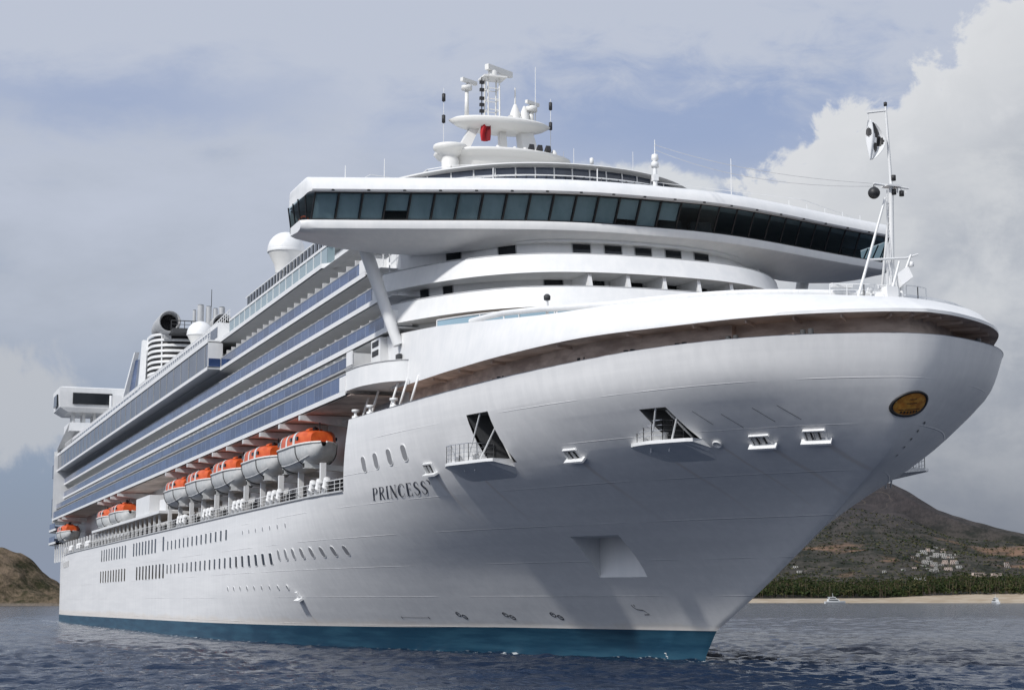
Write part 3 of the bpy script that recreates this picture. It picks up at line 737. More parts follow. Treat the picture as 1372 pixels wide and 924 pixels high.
def build_name():
    mb = MB(); H = .86; ax, az = -7.15, 11.36
    tot = sum(GL[c][0] for c in 'PRINCESS')+.16*7; L = 9.0
    def pt(a, b): # a along the word, b up: the lettering leans with the flare
        x = ax+a*L/tot+b*H*.95; z = az+b*H+a*L/tot*.004; return P_hull(x, z, .018)
    def ribbon(pts, w):
        n = len(pts); w = w if isinstance(w, list) else [w]*n; A, B = [], []
        if n == 2: pts = [tuple(np.array(pts[0])+(np.array(pts[1])-np.array(pts[0]))*t) for t in np.linspace(0, 1, 6)]; w = list(np.interp(np.linspace(0, 1, 6), [0, 1], w)); n = 6
        for i in range(n):
            p0 = Vector(pts[max(0, i-1)]); p1 = Vector(pts[min(n-1, i+1)]); d = (p1-p0).normalized(); nn = Vector((-d.y, d.x))*w[i]/2*1.15
            A.append((pts[i][0]+nn.x, pts[i][1]+nn.y)); B.append((pts[i][0]-nn.x, pts[i][1]-nn.y))
        return A, B
    cx = 0
    for ch in 'PRINCESS':
        wd, strokes = GL[ch]
        for pts, w in strokes:
            A, B = ribbon(pts, w); mb.strip([pt(cx+a, b) for a, b in A], [pt(cx+a, b) for a, b in B], 0, False)
        cx += wd+.16
    A, B = ribbon([(cx-.12, .98), (cx-.02, 1.02), (cx+.10, .94), (cx+.16, .78), (cx+.12, .66)], [.03, .06, .09, .07, .03])
    mb.strip([pt(a, b) for a, b in A], [pt(a, b) for a, b in B], 0, False)
    mb.build('ship_name', M['ink'], HULL)
build_name()

# marks near the waterline and on the flare
def hull_ribbon(mb, pts, w, off=.015, side=-1, mi=0):
    A, B = [], []
    for i, (x, z) in enumerate(pts):
        p0 = Vector(pts[max(0, i-1)]); p1 = Vector(pts[min(len(pts)-1, i+1)]); d = (p1-p0).normalized()
        A.append(P_hull(x-d.y*w/2, z+d.x*w/2, off, side)); B.append(P_hull(x+d.y*w/2, z-d.x*w/2, off, side))
    mb.strip(A, B, mi, False)
for x, z in ((-8.7, 2.82), (-3.2, 2.82), (1.85, 2.85)):
    mb = MB()
    for dx, dz in ((-.27, .10), (.24, -.09)):
        hull_ribbon(mb, [(x+dx+.22*math.cos(t), z+dz+.15*math.sin(t)) for t in np.linspace(0, 2*math.pi, 17)], .075)
    hull_ribbon(mb, [(x-.5, z+.1), (x-.2, z+.13)], .06); hull_ribbon(mb, [(x+.15, z-.1), (x+.45, z-.1)], .06)
    mb.build('thruster_mark', M['ink'], HULL)
mb = MB(); x, z = 10.6, 3.25
hull_ribbon(mb, [(x-.55, z+.42), (x-.52, z+.25), (x-.4, z+.12), (x-.1, z+.08), (x+.1, z+.07)], .06); hull_ribbon(mb, [(x+.1, z+.07), (x+.32, z-.22), (x-.15, z-.24)], .06); hull_ribbon(mb, [(x-.3, z+.45), (x-.33, z+.3)], .05)
mb.build('bulb_mark', M['ink'], HULL)
mb = MB()
for i in range(8):
    t = i/7; x, z = 10.1+.4*t-.25*(1-t), 1.62-1.45*t
    hull_ribbon(mb, [(x-.09, z+.05), (x+.09, z+.05)], .05); hull_ribbon(mb, [(x, z-.05), (x+.08, z-.06)], .045)
mb.build('draft_mark', M['white'], HULL)
mb = MB(); hull_ribbon(mb, [(-16.8, 2.62), (-13.2, 2.62)], .025); hull_ribbon(mb, [(-16.85, 2.55), (-16.85, 2.7)], .12); hull_ribbon(mb, [(-13.15, 2.55), (-13.15, 2.7)], .12)
mb.build('pilot_mark', M['ink'], HULL)
mb = MB()
for x, z in ((31.2, 14.15), (32.5, 13.9), (34.3, 14.1), (35.5, 14.15)): hull_ribbon(mb, [(x-.12, z+.38), (x+.18, z-.38)], .035)
explode(mb.build('plating_mark', M['ink'], HULL))
mb = MB()
for i in range(5):
    z = 11.9+i*.42; x = stem_x(z)-.55-.05*i
    hull_ribbon(mb, [(x-.10, z), (x-.02, z+.07)], .06, .02, 1); hull_ribbon(mb, [(x-.2, z-.06), (x-.14, z+.05)], .04, .02, 1)
mb.build('bow_figure', M['ink'], HULL)

# bow crest on the stem: an oval plate that follows the round of the bow
def build_crest():
    def pt(a, b, off):
        z = 14.44+b*.88+a*.10; y = a; x = stem_x(z)
        u = 0.0
        while half(x-u, z) < abs(y) and u < 4: u += .01
        p = Vector((x-u, y, z)); return p+Vector((.8, y*.35, -.5)).normalized()*off
    rings = []
    for k, off in ((1, .0), (1, .09), (.86, .10), (.85, .06), (.55, .07), (.25, .075), (.01, .075)):
        rings.append([pt(1.10*k*math.cos(t), .74*k*math.sin(t), off) for t in np.linspace(0, 2*math.pi, 33)])
    mb = MB(); mb.loft(rings[:4], 0); mb.loft(rings[3:], 1)
    o = mb.build('bow_crest', [M['black'], M['gold']], HULL)
    d = MB()
    for a in np.linspace(-.45, .45, 6):
        b = -.48+.1*abs(a); d.add([pt(a-.045, b-.06, .09), pt(a+.045, b-.06, .09), pt(a+.045, b+.06, .09), pt(a-.045, b+.06, .09)], [(0, 1, 2, 3)])
    for b, w in ((-.3, .62), (.05, .3), (.28, .2)): d.add([pt(-w, b-.02, .09), pt(0, b-.04, .09), pt(w, b-.02, .09), pt(w, b+.02, .09), pt(0, b, .09), pt(-w, b+.02, .09)], [(0, 1, 4, 5), (1, 2, 3, 4)])
    d.build('crest_relief', M['black'], o)
build_crest()

# ------------------------------------------------------------------ forecastle: mooring deck slot and the turtleback above it
def pl(tab, n, mirror=True):
    """smooth a list of (x, y, z) along its length, then mirror it to port"""
    t = list(range(len(tab))); fs = [pchip(t, [p[k] for p in tab]) for k in range(3)]
    s = [tuple(f(q) for f in fs) for q in np.linspace(0, len(tab)-1, n)]
    st = [(x, -y, z) for x, y, z in s][::-1]
    return st+[(x, y, z) for x, y, z in s][1:] if mirror else st
LT = [(41.15, 0, 19.15), (40.75, 1.6, 19.15), (38.85, 5.1, 19.15), (36.3, 7.9, 19.15), (32, 10.7, 19.15), (25, 14.1, 19.15), (13.4, 15.9, 19.2), (6, 16.2, 19.3), (-5.2, 16.25, 19.5)]
UT = [(36.5, 0, 20.75), (36.3, 1.6, 20.75), (35.5, 4.4, 20.78), (34.05, 7.0, 20.85), (30.2, 10.7, 20.92), (23.6, 13.6, 21.12), (12.3, 15.4, 22.1), (4.6, 15.75, 22.9), (-6.6, 16.2, 23.75)]
NB = 60
L = pl(LT, NB); Uc = pl(UT, NB)
MID = []
for a, b in zip(L, Uc):
    a, b = Vector(a), Vector(b); m = a.lerp(b, .5); out = (a-b); out.z = 0
    k = min(1, max(0, (a.x-6)/18)); m = m+Vector((0, 0, .38*k)); MID.append(m)
mb = MB()
lipi = [Vector((p[0]-.28*(1 if abs(p[1]) < 14 else .2), p[1]*.985, p[2])) for p in L]; lipd = [Vector(p)+Vector((0, 0, -.0)) for p in L]
low = [Vector(p)+Vector((0, 0, .18)) for p in L]
mb.strip(L, low, 0, True); mb.strip(low, MID, 0); mb.strip(MID, Uc, 0)
edge = [Vector((p[0]-.45, p[1]*.965, p[2])) for p in Uc]; mb.strip(Uc, edge, 0); mb.strip(edge, [Vector((p.x, p.y, 20.1)) for p in edge], 0)
mb.strip([Vector((p.x, p.y, 20.1)) for p in edge], [Vector((p.x, 0, 20.1)) for p in edge], 1)
for k in (0, -1): mb.add([Vector(L[k]), Vector(low[k]), MID[k], Vector(Uc[k]), edge[k], Vector((edge[k].x, edge[k].y, 19.4))], [(0, 1, 2, 3, 4, 5)], 0)
FC = mb.build('turtleback', [M['white'], M['deck']], SHIP); weld(FC, .004, 50)
# deckhead, back wall and floor of the slot, painted brown
H1 = [Vector((p[0], p[1], sheer(p[0]))) for p in [(40.78-u, half(40.78-u, 18.1), 0) for u in np.interp(np.linspace(0, 1, NB), [0, .25, .5, 1], [0.02, 3, 12, 52])]]
H1 = [Vector((p.x, -p.y, p.z)) for p in H1][::-1]+H1[1:]
def inset(p, d):
    r = max(.01, 1-d/max(.5, abs(p[1]))) if abs(p[1]) > 5 else max(0, 1-d/5.0)
    return Vector((p[0]-(d if abs(p[1]) < 9 else d*.5), p[1]*r, p[2]))
inn = [inset(p, 1.7) for p in L]
mb = MB(); mb.strip(L, inn, 0, False); mb.strip(inn, [Vector((p.x, p.y, 16.4)) for p in inn], 0, False)
for i in range(6, len(inn)-6, 5):
    p = inn[i]; q = Vector(L[i]); d = (q-p); d.z = 0; d.normalize(); t = Vector((-d.y, d.x, 0))
    mb.obox(p.lerp(q, .44)+Vector((0, 0, -.10)), d*(q-p).length*.34, t*.05, Vector((0, 0, .09)), 0)
MD = mb.build('mooring_deck', [M['brown'], M['black'], M['white']], SHIP)
mb = MB(); f0 = [p+Vector((0, 0, -1.0)) for p in H1]; fi = [Vector((p.x-1.5, max(-abs(p.y)*.93, -half(p.x-1.5, 16.9)+.3) if p.y < 0 else min(abs(p.y)*.93, half(p.x-1.5, 16.9)-.3), 16.95)) for p in H1 if p.x > -8.5]; mb.strip(fi, [Vector((p.x, 0, p.z)) for p in fi], 0, False)
mb.build('deck_floor', M['brown'], MD)
mb = MB(); c0 = [Vector(p) for p in H1]; mb.strip([p+Vector((.0, 0, .0)) for p in c0], [Vector((p.x-.25, p.y*.983, p.z+.02)) for p in c0], 0, False); mb.build('hull_coaming', M['white'], MD)
mb = MB()
for x, y in ((36.5, 5.5), (33, 8.2), (29.6, 9.7), (26, 11.3), (22, 12.6), (17, 13.4), (12, 14.2)):
    for s in (-1, 1):
        mb.box(x-.55, x+.55, s*y-.3, s*y+.3, 17.0, 18.25+.15*random.random(), 0); mb.tube((x+1.1, s*y, 17.0), (x+1.1, s*y, 18.4), .16, .16, 8, 1); mb.tube((x+1.6, s*(y-.2), 17.0), (x+1.6, s*(y-.2), 18.4), .16, .16, 8, 1)
explode(mb.build('winch', [M['brown'], M['dark']], MD))
# bulwark tube along the turtleback rim
rim = [p+Vector((0, 0, .12)) for p in edge if p.x > 9]; mb = MB()
rim = [Vector((p.x+.2, p.y*1.01, p.z+.34*max(0, min(1, (p.x-9)/6, (27-p.x)/7)))) for p in rim]
mb.path(rim, .19, 10)
for i in range(0, len(rim), 4): mb.tube(rim[i], rim[i]-Vector((0, 0, .6)), .06, .06, 5)
mb.build('rim_rail', M['white'], FC)

# rounded wing balcony and its gallery under the forward balconies
WB = [(-60, 18.75, 0), (-9, 18.75, 0), (-6.5, 18.65, 0), (-4, 18.15, 0), (-2.2, 17.4, 0), (-1.2, 16.4, 0), (-1.0, 15.6, 0)]
wb = pl(WB[1:], 22, False)[::-1]
for s in (1, -1):
    mb = MB()
    a = [Vector((p[0], p[1]*s, 19.72)) for p in wb]; b = [Vector((p[0], p[1]*s, 21.2)) for p in wb]; c = [Vector((p[0]-.1, p[1]*s*.99, 21.2)) for p in wb]; e = [Vector((p[0]-.1, p[1]*s*.99, 20.0)) for p in wb]
    mb.strip(a, b); mb.strip(b, c, 0, False); mb.strip(c, e)
    mb.strip(a, [Vector((p.x, s*-14, 19.72)) for p in a], 0, False); mb.strip(e, [Vector((p.x, s*-14, 20.0)) for p in e], 0, False)
    WBO = mb.build('wing_balcony', M['white'], SHIP); weld(WBO, .003, 40)
    mb = MB(); mb.path([Vector((p[0], s*p[1], 21.26)) for p in wb], .06, 6); mb.build('cap_rail', M['grey'], WBO)
mb = MB()   # ventilator at the end of the turtleback
mb.box(-9.3, -6.7, -16.7, -15.0, 19.9, 23.7); VN = mb.build('ventilator', M['white'], SHIP); mb = MB()
for z in (22.4, 23.1): mb.box(-8.9, -7.2, -16.74, -16.6, z, z+.42)
explode(mb.build('louvre', M['black'], VN), .02)
mb = MB(); mb.box(-3.4, -2.6, -16.45, -16.2, 20.0, 21.9); mb.build('side_door', M['dark'], FC)

# ------------------------------------------------------------------ front of the house: raked tiers with curved bulwarks
def tier(y, tip): return tip-.0135*y*y-.000125*y**4
YS = np.linspace(-15.3, 15.3, 49)
FR = SHIP
mb = MB(); wall0 = [Vector((tier(y, 5.6), y, 20.0)) for y in YS]; wall1 = [Vector((tier(y, 3.6), y, 30.6)) for y in YS]
mb.strip(wall0, wall1)
FW = mb.build('front_wall', M['white'], SHIP)
mb = MB(); mb.box(-238, -8.5, -13.8, 13.8, 10.5, 31.0); HOUSE = mb.build('deckhouse', M['white'], SHIP)
def wall_x(y, z): return tier(y, 5.6-(z-20)*.189)
def band(z0, z1, tip0, tip1, name, ymax=16.6, notch=True):
    mb = MB(); ys = ymax*np.sin(np.linspace(-math.pi/2, math.pi/2, 61))
    a = [Vector((tier(y, tip0), y, z0)) for y in ys]; b = [Vector((tier(y, tip1), y, z1)) for y in ys]
    c = [p+Vector((-.22, 0, 0)) for p in b]; d = [p+Vector((-.22, 0, .12)) for p in a]
    mb.strip(a, b); mb.strip(b, c, 0, False); mb.strip(c, d)
    mb.strip(a, [Vector((wall_x(p.y*.90, z0)-.2, p.y*.90, z0)) for p in a], 0, False); mb.strip(d, [Vector((wall_x(p.y*.90, z0)-.2, p.y*.90, z0+.12)) for p in d], 0, False)
    for p, q, r_, s_ in ((a[0], b[0], c[0], d[0]), (a[-1], b[-1], c[-1], d[-1])): mb.add([p, q, r_, s_], [(0, 1, 2, 3)])
    o = mb.build(name, M['white'], SHIP); weld(o, .003, 45)
    ln = MB(); ln.path([p+Vector((-.1, 0, .05)) for p in b], .06, 6); ln.build('cap_rail', M['grey'], o); return o
B1 = band(26.95, 28.42, 7.7, 6.75, 'front_bulwark'); B2 = band(24.3, 25.8, 9.0, 8.25, 'front_bulwark')
# low deck edge above the top tier, under the bridge
mb = MB(); mb.strip([Vector((tier(y, 4.6), y, 29.75)) for y in YS], [Vector((tier(y, 4.2), y, 30.9)) for y in YS]); mb.build('bridge_front_wall', M['white'], SHIP)
# cabin windows on the tiers
def front_window(y, z, w=1.0, h=.75, tip=None):
    x = wall_x(y, z); e = .05; t = Vector((wall_x(y+e, z)-wall_x(y-e, z), 2*e, 0)).normalized(); up = Vector((-.185, 0, 1)).normalized(); n = t.cross(up)
    if n.x < 0: n = -n
    m = MB(); p = Vector((x, y, z)); m.obox(p+n*.02, t*w/2, up*h/2, n*.04, 0); m.obox(p-n*.0, t*(w/2+.08), up*(h/2+.08), n*.03, 1)
    return m.build('cabin_window', [M['win'], M['grey']], FW)
for y in (-12.6, -9.5, -4.4, -2.0, .4, 2.9, 5.4): front_window(y, 29.32, 1.3, .78)
for y in (-14.2, -13.0): front_window(y, 26.75, .85, 1.2)
for y in (-6.6, -3.6, -.6, 2.2, 4.9, 7.4, 9.6): front_window(y, 27.0, 1.35, .95)
for y in (-11, -8): front_window(y, 24.75, 1.3, .9)
for y in (-5.2, -2.4, .4, 3.2, 6.1, 8.5, 10.6):
    m = MB(); x0 = tier(y, 8.2)-.3; x1 = wall_x(y, 26.3)
    m.hexa([(x1, y-.13, 25.4), (x0, y-.13, 25.4), (x0, y+.13, 25.4), (x1, y+.13, 25.4)], [(x1, y-.13, 26.95), (x0-.5, y-.13, 26.95), (x0-.5, y+.13, 26.95), (x1, y+.13, 26.95)]); m.build('balcony_partition', M['white'], B2)
m = MB(); y = 11.6; x1 = wall_x(y, 28.6); m.hexa([(x1, y-.1, 28.3), (x1+1.6, y-.1, 28.3), (x1+1.6, y+.1, 28.3), (x1, y+.1, 28.3)], [(x1, y-.1, 29.6), (x1+.6, y-.1, 29.6), (x1+.6, y+.1, 29.6), (x1, y+.1, 29.6)]); m.build('balcony_partition', M['white'], B1)
# deck with blue windbreak in front of the lowest tier
mb = MB(); w0 = [Vector((tier(y, 12.5), y, 22.6)) for y in np.linspace(-15.2, 0, 24)]
mb.strip(w0, [p+Vector((0, 0, 1.0)) for p in w0]); WBK = mb.build('windbreak', M['greenish'], SHIP)
mb = MB(); mb.path([p+Vector((.05, 0, 1.03)) for p in w0], .05, 5)
for i in range(0, 24, 3): mb.tube(w0[i]-Vector((0, 0, .8)), w0[i]+Vector((.05, 0, 1.03)), .05, .05, 5)
mb.build('windbreak_frame', M['white'], WBK)
mb = MB(); mb.tube((20.3, -13.6, 20.2), (20.3, -13.6, 22.4), .11, .09, 8); mb.lathe((20.3, -13.6, 22.3), [(0, 0), (.2, .05), (.22, .3), (.1, .42), (0, .42)], 10, 1); mb.build('deck_light', [M['white'], M['dark']], SHIP)
mb = MB(); y = [Vector((tier(y, 12.3), y, 22.2)) for y in YS]; mb.strip(y, [Vector((-6, p.y, 22.2)) for p in y], 0, False); mb.build('fore_deck', M['deck'], SHIP)

# ------------------------------------------------------------------ navigating bridge with its wings
def bplan(y, tip):
    a = abs(y); g = np.interp(a, [0, 2, 4, 6, 8, 10, 12, 14, 16, 18, 20, 22, 23.6, 24.6], [0, .03, .12, .38, .80, 1.38, 2.02, 2.72, 3.44, 4.12, 4.78, 5.42, 5.94, 6.3])
    return tip-g
BY = np.concatenate([np.linspace(-23.9, -8, 21), np.linspace(-7, 7, 19), np.linspace(8, 23.9, 21)])
def wing_d(y): return 5.6
BR = bpy.data.objects.new('bridge', None); COL.objects.link(BR); BR.parent = SHIP
def bring(y, prof):
    return [Vector((bplan(y, t)+dx, y, z)) for t, dx, z in prof]
Zb, Zt = 31.02, 32.78
# lower fascia and the curved underside of the wings
def under(y):
    a = abs(y); d = np.interp(a, [0, 8, 11, 14, 18, 21, 23, 23.9], [.25, .25, .42, .62, .52, .20, -.2, -.42])
    x = bplan(y, 5.3); xa = x-np.interp(a, [0, 12, 15, 24], [3.0, 3.4, 4.6, 3.6])
    return [Vector(p) for p in ((x-.15, y, Zb), (x+.12, y, Zb-.06), (x+.2, y, Zb-.22), (x+.12, y, Zb-.66), (x-.08, y, Zb-.82), (x-.8, y, Zb-.98-.25*d), (x-2.0, y, Zb-1.1-.75*d), (x-3.0, y, Zb-1.15-d), (xa, y, Zb-1.15-d), (xa, y, Zb))]
mb = MB(); rings = [under(y) for y in BY]
for s, i in ((-1, 0), (1, -1)):   # rounded wing end
    r0 = rings[i]; e = [p+Vector((-.35, s*.45, 0)) if k not in (8, 9) else p+Vector((.2, s*.45, 0)) for k, p in enumerate(r0)]; e = [Vector((p.x, p.y, p.z+(.12 if 2 < k < 9 else 0))) for k, p in enumerate(e)]
    rings = [e]+rings if i == 0 else rings+[e]
mb.loft(rings, 0, True, True, True); BF = mb.build('bridge_fascia', M['white'], BR); weld(BF, .003, 38)
# roof with rounded edge, gutters and drain scuppers
def roofp(y):
    x = bplan(y, 6.65); xa = x-6.6 if abs(y) > 13 else x-7.2
    return [Vector(p) for p in ((x-.35, y, Zt+.02), (x+.02, y, Zt+.04), (x+.10, y, Zt+.16), (x+.02, y, Zt+.42), (x-.25, y, Zt+.85), (x-.75, y, Zt+1.20), (x-1.5, y, Zt+1.38), (xa, y, Zt+1.38), (xa, y, Zt+.02))]
mb = MB(); rings = [roofp(y) for y in BY]
for s, i in ((-1, 0), (1, -1)):
    ex = []
    for dy, dx, k in ((.10, .25, .97), (.18, .6, .82), (.20, .9, .5)):
        ex.append([Vector((p.x-dx if j < 7 else p.x+.2*dx, p.y+s*dy, Zt+(p.z-Zt)*k)) for j, p in enumerate(rings[i])])
    rings = ex[::-1]+rings if i == 0 else rings+ex
mb.loft(rings, 0, True, True, True); BRF = mb.build('bridge_roof', M['white'], BR); weld(BRF, .003, 38)
m = MB()
for y in np.arange(-22.5, 23, 2.42): m.obox((bplan(y, 6.65)+.06, y, Zt+.10), (.05, 0, 0), (0, .10, 0), (0, 0, .05))
m.build('gutter_scupper', M['black'], BRF)
# panes and mullions
BLIND = mat('roller_blind', (.26, .30, .29), .8, build=vary((.56, .61, .60), (.74, .77, .76), .9, .3, .7, (1, 1, .3)))
edge_ys = [-23.6+(47.2)*i/29 for i in range(30)]
def pane_pt(y, z): 
    k = (z-Zb)/(Zt-Zb); return Vector((bplan(y, 5.15)+(1.15)*k, y, z))
fr = MB()
for i in range(29):
    y0, y1 = edge_ys[i], edge_ys[i+1]
    g = .05; m = MB(); q = [pane_pt(y0+g, Zb+.06), pane_pt(y1-g, Zb+.06), pane_pt(y1-g, Zt-.03), pane_pt(y0+g, Zt-.03)]; m.add(q, [(0, 1, 2, 3)])
    m.build('bridge_window', M['bridge_glass'], BR)
    if y1 < 2.6:      # roller blinds drawn on the sunny side
        bl = MB(); bo = Vector((-.16, 0, 0)); zt = Zb+.05 if i not in (3, 13, 15) else Zb+random.uniform(.3, .7); bl.add([pane_pt(y0+.08, zt)+bo, pane_pt(y1-.08, zt)+bo, pane_pt(y1-.08, Zt-.05)+bo, pane_pt(y0+.08, Zt-.05)+bo], [(0, 1, 2, 3)]); bl.build('window_blind', BLIND, BR)
for y in edge_ys: 
    a, b = pane_pt(y, Zb-.02), pane_pt(y, Zt+.05); fr.obox(a.lerp(b, .5), Vector((.06, 0, 0)), Vector((0, .055, 0)), (b-a)/2)
for z in (Zb+.03, Zt-.0): fr.path([pane_pt(y, z) for y in edge_ys], .05, 4)
ends = []
for s in (-1, 1):
    y = s*23.6; c0, c1 = pane_pt(y, Zb), pane_pt(y, Zt); pts = [(c0, c1)]
    for k, (dx, dy) in enumerate(((-.75, .30), (-2.3, .42), (-3.9, .42), (-5.4, .42))): pts.append((c0+Vector((dx, s*dy*.5, 0)), Vector((c1.x+dx-.3, y+s*dy*1.6, Zt))))
    for (a, b), (c, d) in zip(pts[:-1], pts[1:]):
        m = MB(); m.add([a.lerp(b, .03), c.lerp(d, .03), d.lerp(c, .02), b.lerp(a, .02)], [(0, 1, 2, 3)]); m.build('bridge_window', M['bridge_glass'], BR)
    for a, b in pts: fr.tube(a, b, .06, .06, 5)
fr.build('window_frame', M['black'], BR)
# inside of the bridge: floor, back bulkhead, deckhead, consoles
m = MB()
fl = [Vector((bplan(y, 5.0), y, Zb+.02)) for y in BY]; bk = [Vector((p.x-(5.3 if abs(p.y) > 13 else 6.2), p.y, Zb+.02)) for p in fl]
m.strip(fl, bk, 0, False); m.strip([Vector((bplan(p.y, 5.0), p.y, Zt-.01)) for p in fl], [p+Vector((0, 0, Zt-Zb-.03)) for p in bk], 1, False)
m.strip(bk, [p+Vector((0, 0, Zt-Zb-.03)) for p in bk], 2, False)
m.build('bridge_interior', [mat('bridge_carpet', (.05, .08, .08), .9), M['grey'], mat('bridge_bulkhead', (.10, .12, .12), .8)], BR)
m = MB()
for y in (-21, -5.2, -2.6, 0, 2.6, 5.2, 21):
    x = bplan(y, 5.0)-1.3; m.hexa([(x-.45, y-.9, Zb+.03), (x+.35, y-.9, Zb+.03), (x+.35, y+.9, Zb+.03), (x-.45, y+.9, Zb+.03)], [(x-.3, y-.85, Zb+.85), (x+.35, y-.85, Zb+1.0), (x+.35, y+.85, Zb+1.0), (x-.3, y+.85, Zb+.85)])
m.build('console', M['dark'], BR)
# buoyant ring shown in the wing end window
m = MB(); m.lathe((0, 0, 0), [(.36+.09*math.cos(t), .09*math.sin(t)) for t in np.linspace(0, 2*math.pi, 11)], 18, 0, 'x'); o = m.build('lifebuoy', M['orange'], BR); o.location = (-4.2, -23.3, 31.6)
# raking struts that carry the wings
for s in (-1, 1):
    m = MB(); a, b = Vector((-3.2, s*16.3, 22.6)), Vector((-4.6, s*18.55, 30.0)); d = (b-a).normalized(); n = d.cross(Vector((1, 0, 0))).normalized()
    rings = []
    for t in (0, 1):
        c = a.lerp(b, t); w = .40+.12*t; rings.append([c+n*w*math.cos(q)+d.cross(n)*w*.9*math.sin(q) for q in np.linspace(0, 2*math.pi, 17)[:-1]])
    m.loft(rings, 0, True, True, True); m.build('wing_strut', M['white'], SHIP)

# ------------------------------------------------------------------ balconies along both sides
XA = -236.0
ROWS = [ # floor, ceiling, outer y, forward end, rail top, white edge, after end
    (19.72, 21.75, 18.75, -9.0, 21.05, True, -236), (21.75, 23.9, 18.15, -9.3, 22.62, False, -238), (24.08, 26.64, 16.75, -3.6, 25.15, True, -243),
    (26.74, 29.28, 16.75, -7.0, 27.82, True, -243), (29.38, 32.5, 16.75, -11.0, 30.45, True, -243)]
INW = 13.9
KINK = -71.8
part_proto = {}; stuff = MB()
def partition(parent, x, y0, y1, z0, z1):
    key = (round(z1-z0, 2), round(y1-y0, 2))
    if key not in part_proto:
        m = MB(); m.box(-.05, .05, 0, y1-y0, 0, z1-z0); o = m.build('balcony_partition', M['white'], parent); part_proto[key] = o
    else:
        o = part_proto[key].copy(); COL.objects.link(o); o.parent = parent
    o.location = (x, y0, z0)
for ri, (z0, z1, yo, xf, zr, edge, xaft) in enumerate(ROWS):
    D_ = bpy.data.objects.new('balcony_deck', None); COL.objects.link(D_); D_.parent = SHIP
    for s in (-1, 1):
        def yb(a, b): return (a, b) if s > 0 else (-b, -a)
        segs = [(xaft, xf, yo)]
        if ri == 4: segs = [(xaft, KINK, yo+1.45), (KINK, xf, yo)]
        for xa, xb, y in segs:
            lounge = ri == 4 and y > yo
            m = MB(); m.box(xa, xb, *yb(INW, y), z0-.12, z0); m.box(xa, xb, *yb(y, y+.06), z0-(.28 if edge else .10), z0+(.10 if edge else .02))
            m.build('deck_edge', M['white'] if edge else M['grey'], D_)
            m = MB(); m.box(xa+.1, xb-.1, *yb(y-.09, y-.03), z0+.12, z1-.35 if lounge else zr); m.build('glass_railing', M['shade_glass'] if lounge else M['blue_glass'], D_)
            m = MB(); m.box(xa+.1, xb-.1, *yb(y-.12, y), zr+.005, zr+.09)
            if lounge: m = MB(); m.box(xb-.06, xb, *yb(yo-.2, y), z0+.1, z1-.3)
            m.build('front_panel' if lounge else 'hand_rail', M['white'] if lounge else M['grey'], D_)
            if lounge and s < 0:
                mu = MB(); mu.box(-.04, .04, -(y+.02), -(y-.03), z0+.12, z1-.35); mu = mu.build('facade_mullion', M['grey'], D_); mu.location.x = xa+2
                for x in np.arange(xa+7.4, xb, 5.4): c = mu.copy(); COL.objects.link(c); c.location.x = x
                m = MB(); m.box(xb, xb+.03, -(y-.1), -(yo+.05), z0+.15, z0+1.05); m.build('glass_railing', M['blue_glass'], D_)
        # white bulwark at the forward end
        m = MB(); m.box(xf-1.7, xf, *yb(yo-.03, yo+.07), z0+.1, z0+1.2); (m.box(xf-.1, xf, *yb(INW+1.2, yo-.03), z0+.1, z0+1.2) if ri != 1 else None)
        m.build('end_panel', M['white'], D_)
        m = MB(); m.box(xaft, xf-.3, *yb(INW, INW+.15), z0+.02, z1-.12, 0)
        for x in np.arange(-232, xf-2, 2.75): m.box(x-.75, x+.85, *yb(INW+.15, INW+.19), z0+.1, min(z1-.2, z0+2.1), 1)
        m.build('cabin_front', [M['white'], M['win']], D_)
        m = MB(); m.box(xaft, xf-.2, *yb(INW+.15, min(yo-.15, 16.6)), z1-.17, z1-.13); m.build('deckhead', M['white'], D_)
        for k, x in enumerate(np.arange(xf-2.6, XA+1, -2.75)):
            if s < 0 and k < 20: partition(D_, x, -yo+.55, -INW-.2, z0+.02, z0+(z1-z0)*.64)
            elif s < 0: stuff.box(x-.05, x+.05, *yb(INW+.2, yo-.55), z0+.02, z0+(z1-z0)*.64)
            elif k < 3: stuff.box(x-.05, x+.05, *yb(INW+.2, yo-.12), z0+.02, z1-.18)
o = stuff.build('balcony_partitions', M['white'], SHIP); tag(o, kind='stuff')
# side walls of the forward house, from the front round to the balconies
for s in (-1, 1):
    m = MB(); w0 = wall0[0 if s < 0 else -1]; w1 = wall1[0 if s < 0 else -1]
    m.add([w0, w1, (-13, s*15.0, 30.6), (-13, s*15.0, 20.0)], [(0, 1, 2, 3)]); m.build('side_wall', M['white'], FW)
    m = MB()
    for z in (24.4, 27.05, 29.6):
        for x in (-9.0, -7.2): m.tube((x, s*15.9, z), (x+.05, s*15.9, z+2.3), .05, .05, 5)
        m.path([(-9.0, s*15.95, z+1.0), (-5.2, s*15.95, z+1.0)], .045, 5)
    m.build('corner_rail', M['white'], FW)
    for z in (24.3, 27.0, 29.5): m = MB(); m.box(-8.0, -7.0, s*15.0-.04, s*15.0+.04, z, z+1.9); m.build('side_door', M['grey'], FW)

